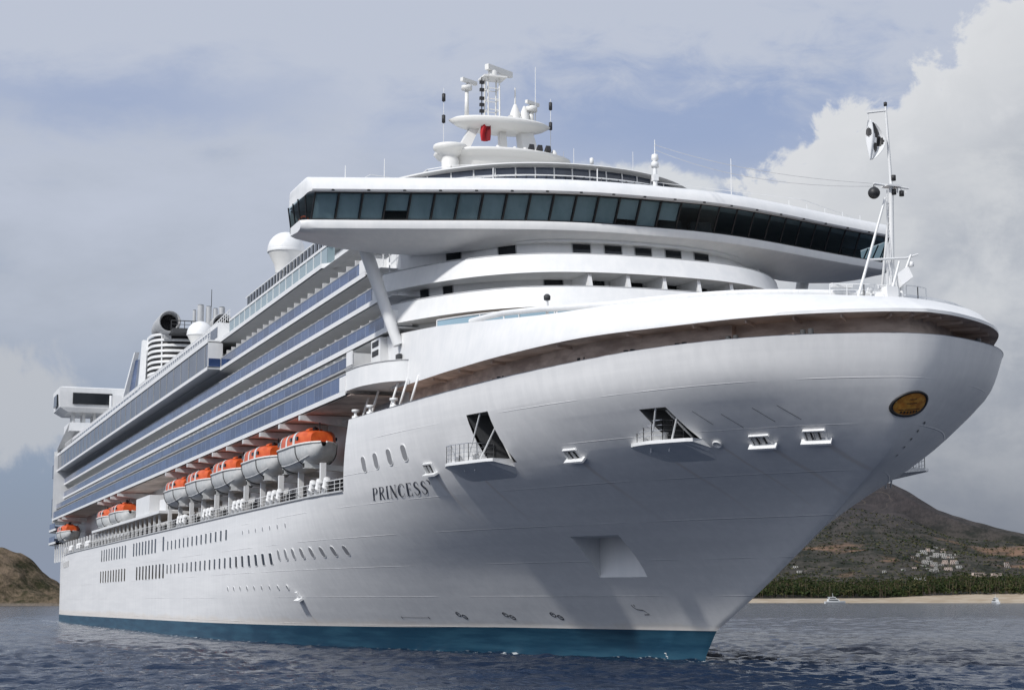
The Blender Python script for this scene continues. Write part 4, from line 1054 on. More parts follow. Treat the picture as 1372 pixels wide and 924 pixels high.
# lido deck edge with its glass windscreens
LD = bpy.data.objects.new('lido_deck', None); COL.objects.link(LD); LD.parent = SHIP
ZL_ = 32.6
for s in (-1, 1):
    def yb(a, b): return (a, b) if s > 0 else (-b, -a)
    m = MB(); m.box(KINK, -25.4, *yb(13, 16.75), ZL_-.1, ZL_+.05); m.box(KINK, -25.4, *yb(16.75, 16.82), ZL_-.28, ZL_+.12)
    m.box(-25.4, -16.2, *yb(13, 15.6), ZL_-.1, ZL_+.05); m.box(-25.4, -16.2, *yb(15.6, 15.67), ZL_-.28, ZL_+.12)
    m.hexa([(-25.4, s*15.6, ZL_-.28), (-24.2, s*15.6, ZL_-.28), (-25.4, s*16.8, ZL_-.28)], [(-25.4, s*15.6, ZL_+.12), (-24.2, s*15.6, ZL_+.12), (-25.4, s*16.8, ZL_+.12)])
    m.box(-243, KINK, *yb(13, 18.2), ZL_-.3, ZL_-.1); m.box(-243, KINK, *yb(18.2, 18.27), ZL_-.45, ZL_+.12)
    m.build('deck_edge', M['white'], LD)
    m = MB(); m.box(-70, -25.8, *yb(16.15, 16.21), ZL_+.06, ZL_+1.75); m.obox((-25.6, s*15.9, ZL_+.9), (.03, 0, 0), (.0, .3, 0), (0, 0, .85)); m.build('windscreen', M['pale_glass'], LD)
    m = MB(); m.box(-70, -25.4, *yb(16.1, 16.28), ZL_+1.75, ZL_+1.98)
    for x in np.arange(-70, -25.5, 2.8): m.box(x, x+.12, *yb(16.1, 16.26), ZL_+.06, ZL_+1.75)
    m.build('windscreen_frame', M['white'], LD)
    m = MB()
    for x in np.arange(-69, -29, 1.5): m.box(x, x+.85, *yb(14.4, 14.5), ZL_+3.3, ZL_+4.4)
    explode(m.build('dark_screen', M['win'], LD), .02)
    m = MB(); m.path([(-70, s*14.45, ZL_+4.5), (-28, s*14.45, ZL_+4.5)], .06, 4); m.box(-70, -28, *yb(12, 14.6), ZL_+2.9, ZL_+3.2); m.build('screen_rail', M['white'], LD)
    m = MB(); m.rail([(-128, s*17.8, ZL_), (-73, s*17.8, ZL_)], 1.25, 4, 1.6, .04); m.rail([(-70, s*16.2, ZL_+2), (-98, s*15.4, ZL_+2)], 1.1, 3, 1.5, .04); m.rail([(-238, s*17.8, ZL_), (-129, s*17.8, ZL_)], 1.25, 3, 3.0, .04); m.build('lido_railing', M['white'], LD)
    m = MB(); m.box(-238, -75, *yb(13.2, 16.6), ZL_, ZL_+2.4, 0); m.box(-238, -75, *yb(16.6, 16.64), ZL_+.7, ZL_+1.9, 1); m.build('lido_house', [M['white'], M['shade_glass']], LD)
mb = MB(); mb.box(-240, -9, -13.9, 13.9, 31.0, 35.0); mb.build('upper_house', M['white'], SHIP)

# ------------------------------------------------------------------ sun deck above the bridge: swept visor over glass screens
def visor(y, tip): return tip-.030*y*y-.00009*y**4
VY = np.linspace(-14.6, 14.6, 41)
SD = bpy.data.objects.new('sun_deck', None); COL.objects.link(SD); SD.parent = SHIP
def crown(y): return 38.15-.0010*y*y-.0000025*y**4
mb = MB()
a = [Vector((visor(y, -4.9), y, crown(y)-.30)) for y in VY]; b = [Vector((visor(y, -4.7), y, crown(y)-.2)) for y in VY]; c = [Vector((visor(y, -5.2), y, crown(y)))for y in VY]; d = [Vector((-26, y, crown(y)+.1)) for y in VY]; e = [Vector((-26, y, crown(y)-.4)) for y in VY]; f_ = [Vector((visor(y, -5.5), y, crown(y)-.36)) for y in VY]
for p, q in ((f_, a), (a, b), (b, c), (c, d), (e, f_)): mb.strip(p, q)
o = mb.build('visor_roof', M['cream'], SD); weld(o, .003, 40)
mb = MB(); g0 = [Vector((visor(y, -5.2), y, 34.1)) for y in VY]; mb.strip(g0, [Vector((p.x-.3, p.y, crown(p.y)-.34)) for p in g0]); mb.build('glass_screen', M['shade_glass'], SD)
mb = MB()
for k in range(5):
    z = 34.6+.62*k; mb.path([Vector((p.x+.06, p.y, z)) for p in g0 if z < crown(p.y)-.4], .055, 4)
for i in range(0, 41, 2): p = g0[i]; mb.tube((p.x+.06, p.y, 34.1), (p.x-.25, p.y, max(34.2, crown(p.y)-.36)), .065, .065, 4)
mb.build('screen_mullion', M['white'], SD)
mb = MB(); mb.strip([Vector((visor(y, -9.0), y, 35.8)) for y in VY[6:-6]], [Vector((visor(y, -9.0), y, 36.9)) for y in VY[6:-6]]); mb.build('inner_window', M['win'], SD)
mb = MB(); r0 = [Vector((visor(y, -3.0), y, 34.15)) for y in VY[3:-3]]; mb.rail(r0, 2.4, 4, 2.4, .035); mb.build('sun_deck_railing', M['white'], SD)
mb = MB()
for y, h in ((-8.3, 3.0), (-.6, 3.0), (7.4, 2.4)): mb.tube((visor(y, -2.4), y, 34.1), (visor(y, -2.4), y, 34.1+h), .07, .05, 6)
mb.build('light_post', M['white'], SD)
mb = MB()
mb.tube((-1.5, 3.9, 34.1), (-1.5, 3.9, 37.9), .22, .16, 8); mb.lathe((-1.5, 3.9, 37.4), [(.0, 0), (.3, 0), (.3, .35), (.15, .5), (.3, .6), (.25, 1.0), (.0, 1.1)], 10); mb.box(-1.75, -1.25, 3.7, 4.1, 36.3, 36.8)
mb.tube((-1.5, 3.9, 38.2), (-1.5, 3.9, 39.6), .05, .03, 5); mb.build('signal_post', M['white'], SD)
mb = MB()
for x, y, z, h in ((-3, 11.3, 34.1, 5.0), (-4, -20.3, 34.1, 1.95), (-5, -17.0, 34.1, 3.0), (-6, -18.3, 34.1, 1.2)): mb.tube((x, y, z), (x, y, z+h), .06, .03, 5)
mb.path([(-4, -20.3, 34.3), (-4.3, -18.3, 35.6), (-6, -10, 35.5)], .03, 4)
mb.path([(-1.5, 3.9, 36.2), (-.5, 16.2, 35.6), (-2.5, 22.0, 35.0)], .025, 4); mb.path([(-1.0, 10.5, 35.4), (-1.2, 16.2, 34.9), (-3.2, 22.5, 34.6)], .025, 4)
for y in (14, 16, 18, 20, 22): mb.tube((bplan(y, 4.2), y, 34.1), (bplan(y, 4.2), y, 34.9), .03, .03, 4)
mb.build('whip_aerial', M['white'], SHIP)

# ------------------------------------------------------------------ radar mast
RM = bpy.data.objects.new('radar_mast', None); COL.objects.link(RM); RM.parent = SHIP; RM.location.z = 1.1
MX, MY = -27.0, 0.0
mb = MB()
def oval(cx, cy, rx, ry, z, n=28): return [Vector((cx+rx*math.cos(t), cy+ry*math.sin(t), z)) for t in np.linspace(0, 2*math.pi, n+1)[:-1]]
mb.loft([oval(MX+2, 0, 5.5, 8.2, 37.6), oval(MX+2, 0, 5.5, 8.2, 39.3), oval(MX+2, 0, 5.2, 7.9, 39.5)], 0, True, True, True)
mb.loft([oval(MX+.5, .2, 3.2, 5.4, 38.4), oval(MX+.5, .2, 3.2, 5.4, 42.1), oval(MX+.5, .2, 3.9, 6.3, 42.4), oval(MX+.5, .2, 4.0, 6.5, 42.65), oval(MX+.5, .2, 3.6, 6.0, 42.8)], 0, True, True, True)
mb.build('mast_house', M['cream'], RM)
mb = MB(); mb.lathe((MX+2.0, -5.3, 40.6), [(.75, -2), (.75, 0), (.8, 1.0), (.65, 1.4), (1.2, 1.8), (1.5, 2.0), (1.55, 2.25), (1.5, 2.4), (0, 2.45)], 22); mb.build('searchlight_platform', M['cream'], RM)
mb = MB(); mb.loft([oval(MX, .1, 1.3, 3.0, 45.25), oval(MX, .1, 1.9, 4.2, 45.6), oval(MX, .1, 2.2, 4.9, 46.0), oval(MX, .1, 1.9, 4.4, 46.25), oval(MX, .1, 1.5, 3.6, 46.35)], 0, True, True, True)
mb.build('radar_platform', M['cream'], RM)
for y0, y1, w in ((-3.9, -2.4, .42), (2.9, 2.5, .62), (.3, .3, .3)):
    m = MB(); a, b = Vector((MX+.4, y0, 42.6)), Vector((MX, y1, 45.4)); m.loft([[a+Vector(q)*1.25 for q in ((w, w, 0), (-w, w, 0), (-w, -w, 0), (w, -w, 0))], [b+Vector(q) for q in ((w, w, 0), (-w, w, 0), (-w, -w, 0), (w, -w, 0))]], 0, False, True); m.build('mast_leg', M['cream'], RM)
m = MB()
for (x, y) in ((-.55, -1.2), (.55, -1.2), (-.55, -.1), (.55, -.1)): m.tube((MX+x, y, 46.3), (MX+x*.8, y, 50.2), .09, .08, 6)
for z in (47.2, 48.2, 49.2): m.path([(MX-.5, -1.2, z), (MX+.5, -1.2, z), (MX+.5, -.1, z), (MX-.5, -.1, z), (MX-.5, -1.2, z)], .05, 4)
m.box(MX-.9, MX+.9, -1.7, .5, 50.2, 50.35); m.tube((MX, 1.6, 46.3), (MX, 1.6, 49.6), .10, .07, 6); m.lathe((MX, 1.6, 46.3), [(.55, 0), (.5, .8), (.15, 1.7), (0, 1.8)], 12); m.lathe((MX, 2.5, 46.3), [(.5, 0), (.45, .8), (.12, 1.6), (0, 1.7)], 12)
m.build('lattice_tower', M['cream'], RM)
m = MB()
for z in (46.9, 47.5, 48.1, 48.9, 49.6): m.box(MX+.5, MX+.75, -2.05-.1*(z % .3), -1.65, z-.14, z+.14)
m.tube((MX+.6, -1.85, 46.3), (MX+.6, -1.85, 50.1), .05, .05, 5); m.build('signal_lamp', M['black'], RM)
m = MB(); m.lathe((MX, -.6, 50.35), [(.45, 0), (.45, .55), (.2, .75), (0, .75)], 12); a = Vector((MX, -.6, 51.2)); d = Vector((-.51, .86, 0)).normalized(); n = Vector((-d.y, d.x, 0)); m.obox(a+d*.9, d*1.75, n*.22, Vector((0, 0, .26))); m.obox(a+d*.9+n*.2, d*1.6, n*.1, Vector((0, 0, .14)))
m.build('radar_scanner', M['cream'], RM)
m = MB(); m.tube((MX, -3.1, 46.3), (MX, -3.1, 49.0), .22, .17, 8); m.lathe((MX, -3.1, 48.9), [(0, 0), (.5, .05), (.5, .4), (.25, .5), (0, .5)], 12); a = Vector((MX, -2.9, 49.75)); m.obox(a, d*1.0, n*.16, Vector((0, 0, .17))); m.tube((MX, -3.1, 49.3), (MX, -3.0, 49.7), .1, .1, 6)
explode(m.build('small_radar', M['cream'], RM), .3)
m = MB(); m.tube((MX, 3.2, 46.3), (MX, 3.2, 47.6), .28, .22, 8); m.lathe((MX, 3.2, 47.5), [(0, 0), (.55, .0), (.55, .45), (.2, .6), (0, .6)], 12); a = Vector((MX, 3.3, 48.3)); m.obox(a, d*.9, n*.14, Vector((0, 0, .15))); m.box(MX-.4, MX+.4, .9, 2.1, 46.35, 46.85)
explode(m.build('small_radar', M['cream'], RM), .3)
m = MB()
for y, zs in ((-5.3, (46.0, 48.0)), (5.1, (46.3, 48.2))):
    m.tube((MX, y, 42.0), (MX, y, 48.9), .035, .03, 4)
    for z in zs: m.lathe((MX, y, z-.42), [(0, 0), (.17, .08), (.17, .76), (0, .84)], 8, 1)
m.tube((MX, 3.6, 46.3), (MX, 3.6, 51.8), .05, .03, 5); m.tube((MX, 7.4, 40), (MX, 7.4, 44.4), .05, .03, 4); m.tube((MX, 6.4, 40), (MX, 6.4, 44.0), .05, .03, 4); m.tube((MX, 9.2, 38), (MX, 9.2, 43.6), .06, .03, 4); m.lathe((MX, 9.2, 43.0), [(0, 0), (.2, .1), (.2, .6), (0, .7)], 8); m.tube((MX, 13.4, 38), (MX, 13.4, 44.6), .05, .03, 4)
explode(m.build('signal_halyard', [M['white'], M['black']], RM))
m = MB(); m.rail(oval(MX+2, 0, 5.2, 8.0, 39.4, 14), .95, 2, 1.8, .03); m.build('mast_railing', M['white'], RM)
m = MB()
for y in (2.2, 3.0, 3.8): m.obox((MX+2.6, y, 43.2), (.25, 0, .2), (0, .22, 0), (-.1, 0, .25), 0)
for y in (-1, .6, 1.6, 4.4): m.lathe((MX+2.6, y, 42.6), [(.3, 0), (.3, .4), (.12, .7), (0, .7)], 8, 1)
explode(m.build('loud_hailer', [M['black'], M['cream']], RM), .02)

# ------------------------------------------------------------------ satellite domes
def dome(x, y, z, r):
    m = MB(); m.lathe((x, y, z), [(r*.55, -r*1.25), (r*.62, -r*.8), (r*.97, -r*.12)], 26, 1); m.lathe((x, y, z), [(r*math.cos(t), r*math.sin(t)) for t in np.linspace(-.12, math.pi/2-.001, 12)], 26, 0); m.lathe((x, y, z), [(r*1.0, -r*.13), (r*1.02, -r*.05), (r*1.0, r*.02)], 26, 0); m.tube((x, y, z-r*2.2), (x, y, z-r*1.2), r*.5, r*.5, 14, 0)
    m.build('satellite_dome', [M['white'], M['cream']], SHIP)
dome(-57.5, -12.8, 40.2, 1.95); dome(-150, -5.6, 44.9, 2.05)

# ------------------------------------------------------------------ funnel, exhausts and the jet pods
FN = bpy.data.objects.new('funnel', None); COL.objects.link(FN); FN.parent = SHIP
def fsec(z): 
    t = (z-34)/16.8; w = 8.0-.9*t; l = 9-2.5*t; cx = -191-4*t; return [Vector((cx+l*math.copysign(abs(math.cos(q))**.6, math.cos(q)), w*math.copysign(abs(math.sin(q))**.75, math.sin(q)), z)) for q in np.linspace(0, 2*math.pi, 41)[:-1]]
m = MB(); m.loft([[p*.97+Vector((-191*.03, 0, p.z*.03)) for p in fsec(z)] for z in (31, 40, 50.2)], 0, True, True, True); m.build('funnel_casing', M['black'], FN)
m = MB()
for z in np.arange(36, 50.6, 1.02): m.loft([fsec(z-.02), [p+Vector((.25, 0, .0)) for p in fsec(z+.02)], fsec(z+.50)], 0, True, True)
for k in range(0, 40, 5): m.path([fsec(z)[k] for z in np.linspace(33, 50.4, 8)], .14, 5)
m.build('louvre_grille', M['white'], FN)
for s in (-1, 1):
    m = MB(); a, b = Vector((-189, s*9.2, 34)), Vector((-196, s*7.6, 50.2)); m.loft([[a+Vector(q) for q in ((1.2, -.5, 0), (-1.2, -.5, 0), (-1.2, .5, 0), (1.2, .5, 0))], [b+Vector(q) for q in ((.8, -.4, 0), (-.8, -.4, 0), (-.8, .4, 0), (.8, .4, 0))]], 0, False, True, True)
    a, b = Vector((-207, s*10.4, 36)), Vector((-200, s*8.4, 48.5)); m.loft([[a+Vector(q) for q in ((1.0, -.5, 0), (-1.0, -.5, 0), (-1.0, .5, 0), (1.0, .5, 0))], [b+Vector(q) for q in ((.8, -.4, 0), (-.8, -.4, 0), (-.8, .4, 0), (.8, .4, 0))]], 0, False, True, True)
    m.build('funnel_strut', M['white'], FN)
    m = MB(); m.hexa([(-198, s*9.4, 36), (-204, s*9.9, 36), (-204, s*9.5, 36), (-198, s*9.0, 36)], [(-198, s*8.3, 47), (-200, s*8.6, 47), (-200, s*8.2, 47), (-198, s*7.9, 47)]); m.build('funnel_wing', M['blue_glass'], FN)
    m = MB(); c = (-187, s*4.7, 52.4)
    m.lathe(c, [(1.45, -.6), (1.62, .3), (1.85, .9), (1.95, .6), (2.0, .0), (1.95, -2), (1.85, -7), (1.5, -11), (.8, -14), (0, -14.5)], 26, 0, 'x'); m.lathe(c, [(1.45, -.6), (1.3, -1.2), (.35, -1.3), (0, -.6)], 26, 1, 'x')
    for q in np.linspace(0, 2*math.pi, 15)[:-1]: m.obox((c[0]-1.0, c[1]+.85*math.cos(q), c[2]+.85*math.sin(q)), (.12, 0, 0), (0, .5*math.cos(q), .5*math.sin(q)), (.05, -.07*math.sin(q), .07*math.cos(q)), 1)
    m.box(c[0]-7, c[0]-1, c[1]-.6, c[1]+.6, 49.5, 50.8); m.build('jet_pod', [M['grey'], M['black']], FN)
for y, r, h in ((.2, .30, 55.2), (1.3, .58, 56.2), (2.75, .50, 56.0), (3.95, .42, 55.7), (5.1, .55, 56.0)):
    m = MB(); m.tube((-190, y, 50), (-190, y, h), r, r, 14, 0); m.tube((-190, y, h-.02), (-190, y, h+.1), r*.86, r*.86, 14, 1); m.build('exhaust_pipe', [M['exh'], M['black']], FN)
m = MB(); m.tube((-190, 3.2, 55), (-190, 3.2, 59.2), .08, .06, 5); m.build('funnel_aerial', M['dark'], FN)
m = MB(); m.rail([(-186, -4.5, 50.6), (-186, 0.2, 50.6)], 2.0, 3, 1.2, .08); m.box(-195, -184, -4.5, 6, 50.2, 50.9); m.build('funnel_platform', M['dark'], FN)

# ------------------------------------------------------------------ overhanging lounge at the stern, stern decks
AL = bpy.data.objects.new('stern_lounge', None); COL.objects.link(AL); AL.parent = SHIP
m = MB()
def bxs(x0, x1, y0, y1, z0, z1, c): return [[Vector(p) for p in ((x1, y0+c, z0), (x1, y1-c, z0), (x0, y1-c, z0), (x0, y0+c, z0))], [Vector(p) for p in ((x1+.3, y0, z0+.9), (x1+.3, y1, z0+.9), (x0, y1, z0+.9), (x0, y0, z0+.9))], [Vector(p) for p in ((x1+.5, y0-.2, z1-.9), (x1+.5, y1+.2, z1-.9), (x0, y1+.2, z1-.9), (x0, y0-.2, z1-.9))], [Vector(p) for p in ((x1+.5, y0-.2, z1-.1), (x1+.5, y1+.2, z1-.1), (x0, y1+.2, z1-.1), (x0, y0-.2, z1-.1))], [Vector(p) for p in ((x1, y0+.4, z1+.1), (x1, y1-.4, z1+.1), (x0, y1-.4, z1+.1), (x0, y0+.4, z1+.1))]]
m.loft(bxs(-244, -232, -18.6, 18.6, 40.6, 45.5, 1.6), 0, False, True, True); m.build('lounge_shell', M['white'], AL)
m = MB(); m.box(-231.75, -231.42, -16.2, -8.6, 42.2, 44.4); m.box(-240, -234, -19.05, -18.75, 42.0, 44.2); m.box(-231.75, -231.42, 8.6, 16.2, 42.2, 44.4); explode(m.build('lounge_window', M['win'], AL))
m = MB()
for y in (-15.5, -13.5, -11.5, -9.0, 9, 13): m.tube((-235, y, 36), (-233.5, y*1.02, 40.9), .35, .3, 6); m.tube((-239, y, 36), (-240, y, 40.9), .3, .3, 6)
m.box(-244, -230, -15, 15, 34, 36.2); m.build('lounge_pylon', M['white'], AL)
m = MB(); m.box(-232, -222, -17.6, -6.0, 36.0, 37.6, 0); m.box(-215, -170, -15.6, -11, 33.2, 35.2, 0); m.box(-200, -130, -13.0, -4, 33.2, 37.6, 0); m.box(-128, -90, -13, 13, 33.2, 36.6, 0); m.box(-231.4, -226, -9, -4, 37.6, 43.5, 0); m.tube((-222, -10, 36), (-222, -10, 43), .3, .3, 8)
m.build('sports_deck', M['white'], SHIP)
SE = bpy.data.objects.new('stern_decks', None); COL.objects.link(SE); SE.parent = SHIP
m = MB()
m.hexa([(-236, -18.9, 19.0), (-244.5, -17.5, 19.0), (-244.5, 17.5, 19.0), (-236, 18.9, 19.0)], [(-236, -18.9, 33.0), (-243, -17.5, 33.0), (-243, 17.5, 33.0), (-236, 18.9, 33.0)])
m.hexa([(-230, -18.95, 33.0), (-243, -17.5, 33.0), (-243, 17.5, 33.0), (-230, 18.95, 33.0)], [(-222, -17.6, 37.6), (-236, -16.5, 37.6), (-236, 16.5, 37.6), (-222, 17.6, 37.6)]); m.build('stern_house', M['white'], SE)
m = MB(); m.box(-242.2, -239.2, -18.52, -18.3, 20.3, 24.0); m.box(-241, -238, -18.7, -18.4, 28, 30.6); m.build('stern_window', M['shade_glass'], SE)
def arc(z, ry, xr): return [Vector((-238-xr*math.sin(t), -ry*math.cos(t), z)) for t in np.linspace(0, math.pi, 25)]
for z in (14.7, 17.2):
    m = MB(); A = arc(z, 19.2, 13); m.strip(A, arc(z+.4, 19.2, 13)); m.strip(A, [Vector((-232, p.y, z)) for p in A], 0, False); m.strip(arc(z+.4, 19.2, 13), [Vector((-232, p.y, z+.4)) for p in A], 0, False); m.box(-238, -226, -19.2, -19.0, z, z+.4); m.build('stern_slab', M['white'], SE)
    m = MB(); m.strip(arc(z+.45, 19.1, 12.9), arc(z+1.5, 19.1, 12.9)); m.box(-238, -228, -19.12, -19.06, z+.45, z+1.5); m.build('stern_glass', M['blue_glass'], SE)

# ------------------------------------------------------------------ promenade, davits
PR = bpy.data.objects.new('promenade', None); COL.objects.link(PR); PR.parent = SHIP
for s in (-1, 1):
    def yb(a, b): return (a, b) if s > 0 else (-b, -a)
    pxs = list(np.arange(-236, -8, 4.0)); ed = [Vector((x, s*(half(x, 11.1)-.12), 11.2)) for x in pxs]; m = MB(); m.strip(ed, [Vector((p.x, s*13.8, 11.2)) for p in ed], 0, False); m.build('promenade_deck', M['deck'], PR); m = MB(); m.box(-236, -10.6, *yb(13.81, 13.86), 11.2, 14.4); m.build('promenade_wall', M['dark'], PR)
    rl = [Vector((x, s*(half(x, 12.3)+.02), 12.33)) for x in np.linspace(-236, -12.3, 60)]; m = MB(); m.path(rl, .11, 6); m.build('bulwark_rail', M['grey'], PR)
    m = MB(); m.rail([p+Vector((0, -s*.2, .08)) for p in rl[1:]], .95, 3, 1.35, .03); m.build('promenade_railing', M['white'], PR)
    m = MB()
    for x in np.arange(-230, -14, 9.6): m.box(x-.5, x+.5, *yb(13.86, 13.98), 11.3, 13.4, 0); m.box(x+1.4, x+2.9, *yb(13.86, 13.98), 12.2, 13.5, 1)
    explode(m.build('promenade_door', [M['grey'], M['win']], PR))
    m = MB()
    for x in np.arange(-234, -100, 4.1): m.box(x-.14, x+.14, *yb(18.1, 18.38), 11.2, 14.6)
    for x in np.arange(-98, -14, 7.8): m.box(x-.2, x+.2, *yb(17.5, 17.95), 11.2, 15.1)
    explode(m.build('promenade_column', M['white'], PR))
    m = MB(); m.box(-168, -98.5, *yb(14.6, 19.0), 14.6, 14.95); m.build('awning_slab', M['white'], PR)
    m = MB(); m.box(-120, -108, *yb(16.2, 18.8), 14.95, 17.4); m.box(-106, -101, *yb(15.5, 17.8), 14.95, 16.6); m.build('stores_house', M['white'], PR)
    m = MB(); m.box(-232, -8, *yb(14.6, 18.6), 19.35, 19.42); m.build('boat_deckhead', M['brown'], PR)
m = MB()
for x, y in ((-9.5, -17.4), (-7.4, -17.3), (-2.6, -17.2), (-.9, -17.0), (1.2, -16.8)): m.tube((x, y, 17.3), (x+.55, y+.6, 19.8), .10, .10, 6)
for x in (-8.6, -5.2, -.2): m.lathe((x, -half(x, 17.6)+.35, 17.5), [(.28, 0), (.28, .3), (.12, .35), (.12, .6), (.3, .62), (.3, .8), (0, .8)], 10)
for s in (-1, 1): m.box(-10, 1, s*14.2-.1, s*14.2+.1, 11, 19.7)
explode(m.build('gallery_post', M['white'], PR))
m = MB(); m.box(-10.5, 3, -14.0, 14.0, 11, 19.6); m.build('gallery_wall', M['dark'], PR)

def davit(x, s=-1):
    d = bpy.data.objects.new('davit', None); COL.objects.link(d); d.parent = SHIP
    for dx in (-3.9, 3.9):
        m = MB(); m.hexa([(x+dx-.32, s*14.7, 18.35), (x+dx+.32, s*14.7, 18.35), (x+dx+.32, s*19.05, 18.85), (x+dx-.32, s*19.05, 18.85)], [(x+dx-.32, s*14.7, 19.25), (x+dx+.32, s*14.7, 19.25), (x+dx+.32, s*19.05, 19.25), (x+dx-.32, s*19.05, 19.25)]); m.build('davit_arm', M['boatwhite'], d)
        m = MB(); m.tube((x+dx*.93, s*17.6, 18.4), (x+dx*.93, s*17.6, 17.5), .07, .07, 5); m.lathe((x+dx*.93, s*17.6, 17.9), [(0, 0), (.22, .1), (.22, .4), (0, .5)], 8); m.build('fall_block', M['black'], d)
        m = MB(); m.hexa([(x+dx-.25, s*15, 14.6), (x+dx+.25, s*15, 14.6), (x+dx+.25, s*18.6, 14.9), (x+dx-.25, s*18.6, 14.9)], [(x+dx-.25, s*15, 15.1), (x+dx+.25, s*15, 15.1), (x+dx+.25, s*18.6, 15.3), (x+dx-.25, s*18.6, 15.3)]); m.box(x+dx-.28, x+dx+.28, *((s*18.6, s*17.9) if s < 0 else (17.9, 18.6)), 14.85, 15.5); m.build('boat_chock', M['boatwhite'], d)

# ------------------------------------------------------------------ lifeboats
LB_L, LB_W = 12.2, 3.9
def hullsec(t):
    """t 0..1 bow to stern: half breadth and keel height"""
    e = max(0, 1-abs(2*t-1)**3.2); return LB_W/2*e**.62, -1.95*(e**.45)
def make_lifeboat(loc, label, rot=0):
    e = empty('lifeboat', loc, label, 'lifeboat', 'lifeboats in davits along the promenade', rot)
    h = MB(); rings = []
    ts = np.linspace(.004, .996, 23)
    for t in ts:
        b, k = hullsec(t); x = (t-.5)*LB_L*(1); rings.append([Vector((x, b*math.cos(q)*(1.0 if abs(math.cos(q)) > .3 else .96), k*abs(math.sin(q))**.72+.18*abs(2*t-1)**2)) for q in np.linspace(math.pi, 2*math.pi, 15)])
    h.loft(rings, 0); h.strip([r[0] for r in rings], [r[-1] for r in rings], 0, False); h.build('hull', M['boatwhite'], e)
    g = MB()
    for k in (0, -1): g.path([r[k]+Vector((0, (-.04 if k == 0 else .04), 0)) for r in rings], .09, 6)
    g.build('fender', M['cream'], e)
    for i in (5, 17):
        gr = MB(); gr.path([Vector((p.x, p.y*1.02, p.z*1.02-.01)) for p in rings[i]], .05, 5); gr.build('gripe', M['dark'], e)
    rb = MB(); [rb.path([Vector((p.x, p.y*1.015, p.z)) for p in [r[j] for r in rings[2:-2]]], .045, 5) for j in (3, 11)]; rb.build('rubbing_strake', M['boatwhite'], e)
    c = MB(); st = MB(); cr = []
    for t in np.linspace(.06, .94, 19):
        b, k = hullsec(t); x = (t-.5)*LB_L; hh = 1.18*(1-abs(2*t-1)**4.5)**.5+.12; z0 = .18*abs(2*t-1)**2
        cr.append([Vector((x, b*.95*math.copysign(abs(math.cos(q))**.42, math.cos(q)), z0+hh*abs(math.sin(q))**.55)) for q in np.linspace(0, math.pi, 13)])
    c.loft(cr, 0); c.add(cr[0], [tuple(range(13))]); c.add(cr[-1], [tuple(range(13))]); c.build('canopy', M['orange'], e)
    for a, bb in ((5, 6), (9, 10), (13, 14)):
        A, B = cr[a], cr[a].copy(); B = [p.lerp(q, .95) for p, q in zip(cr[a], cr[bb])]
        off = lambda L_: [Vector((p.x, p.y*1.012, p.z*1.012+.012)) for p in L_]
        st.strip(off(A), off(B), 0)
    st.build('canopy_stripe', M['boatwhite'], e)
    w = MB()
    for s in (-1, 1):
        for x in (-4, -2.6, 1.9, 3.4): b, k = hullsec(x/LB_L+.5); w.box(x-.3, x+.3, s*(b*.95)-.05, s*(b*.95)+.05, .48, .76)
    explode(w.build('boat_window', M['win'], e))
    k = MB(); k.lathe((2.6, 0, 1.22), [(.75, -.2), (.7, .25), (.45, .35), (0, .36)], 14, 0); k.build('conning_hatch', M['orange'], e)
    for x in (-4.6, 4.6): k = MB(); k.tube((x, 0, .8), (x, 0, 1.9), .06, .06, 6); k.build('lifting_hook', M['black'], e)
    return e
LBX = [-27.0, -42.9, -58.9, -74.6, -90.0, -141.5, -157.0, -219.0]
LBL = ['orange topped lifeboat nearest the bow, partly hidden by the white forecastle plating', 'second orange topped lifeboat from the bow plating', 'third orange topped lifeboat, middle of the forward five', 'fourth orange topped lifeboat from the bow plating', 'fifth orange topped lifeboat, next to the white awning slab', 'orange topped lifeboat just abaft the awning slab, larger of the pair', 'orange topped lifeboat of the after pair, farther from the awning slab', 'small looking lifeboat alone below the curved stern balconies']
LZ = [16.75, 16.8, 16.8, 16.8, 16.8, 16.5, 16.5, 16.5]
proto = make_lifeboat((LBX[0], -17.45, LZ[0]), LBL[0])
for x, z, l in zip(LBX[1:], LZ[1:], LBL[1:]):
    o = copy_tree(proto); o.location = (x, -17.45, z); o['label'] = l
for x in LBX: davit(x)

# raft canisters on their cradles along the promenade rail
def make_raft(x):
    e = empty('liferaft_canister', (x, -half(x, 12.3)+.35, 12.55), 'white liferaft canister in a cradle on the promenade rail', 'liferaft', 'liferaft canisters along the promenade rail')
    m = MB(); m.lathe((0, 0, 0), [(0, -.80), (.26, -.80), (.29, -.76), (.29, -.06), (.31, -.05), (.31, .05), (.29, .06), (.29, .76), (.26, .80), (0, .80)], 14, 0, 'x'); o = m.build('canister_shell', M['white'], e); o.rotation_euler = (0, -.95, 0); o.location = (0, 0, .42)
    c = MB(); c.box(-.5, .5, -.3, .3, -.15, -.02); c.tube((-.35, 0, -.1), (-.15, 0, .5), .05, .05, 5); c.tube((.35, 0, -.1), (.2, 0, .5), .05, .05, 5); c.build('cradle', M['grey'], e); return e
RX = []
for c in (-17.5, -33.5, -49.5, -66, -83, -176, -189, -203, -216): RX += [c, c-2.0, c-4.0]
r0 = make_raft(RX[0])
for x in RX[1:]: o = copy_tree(r0); o.location = (x, -half(x, 12.3)+.35, 12.55)

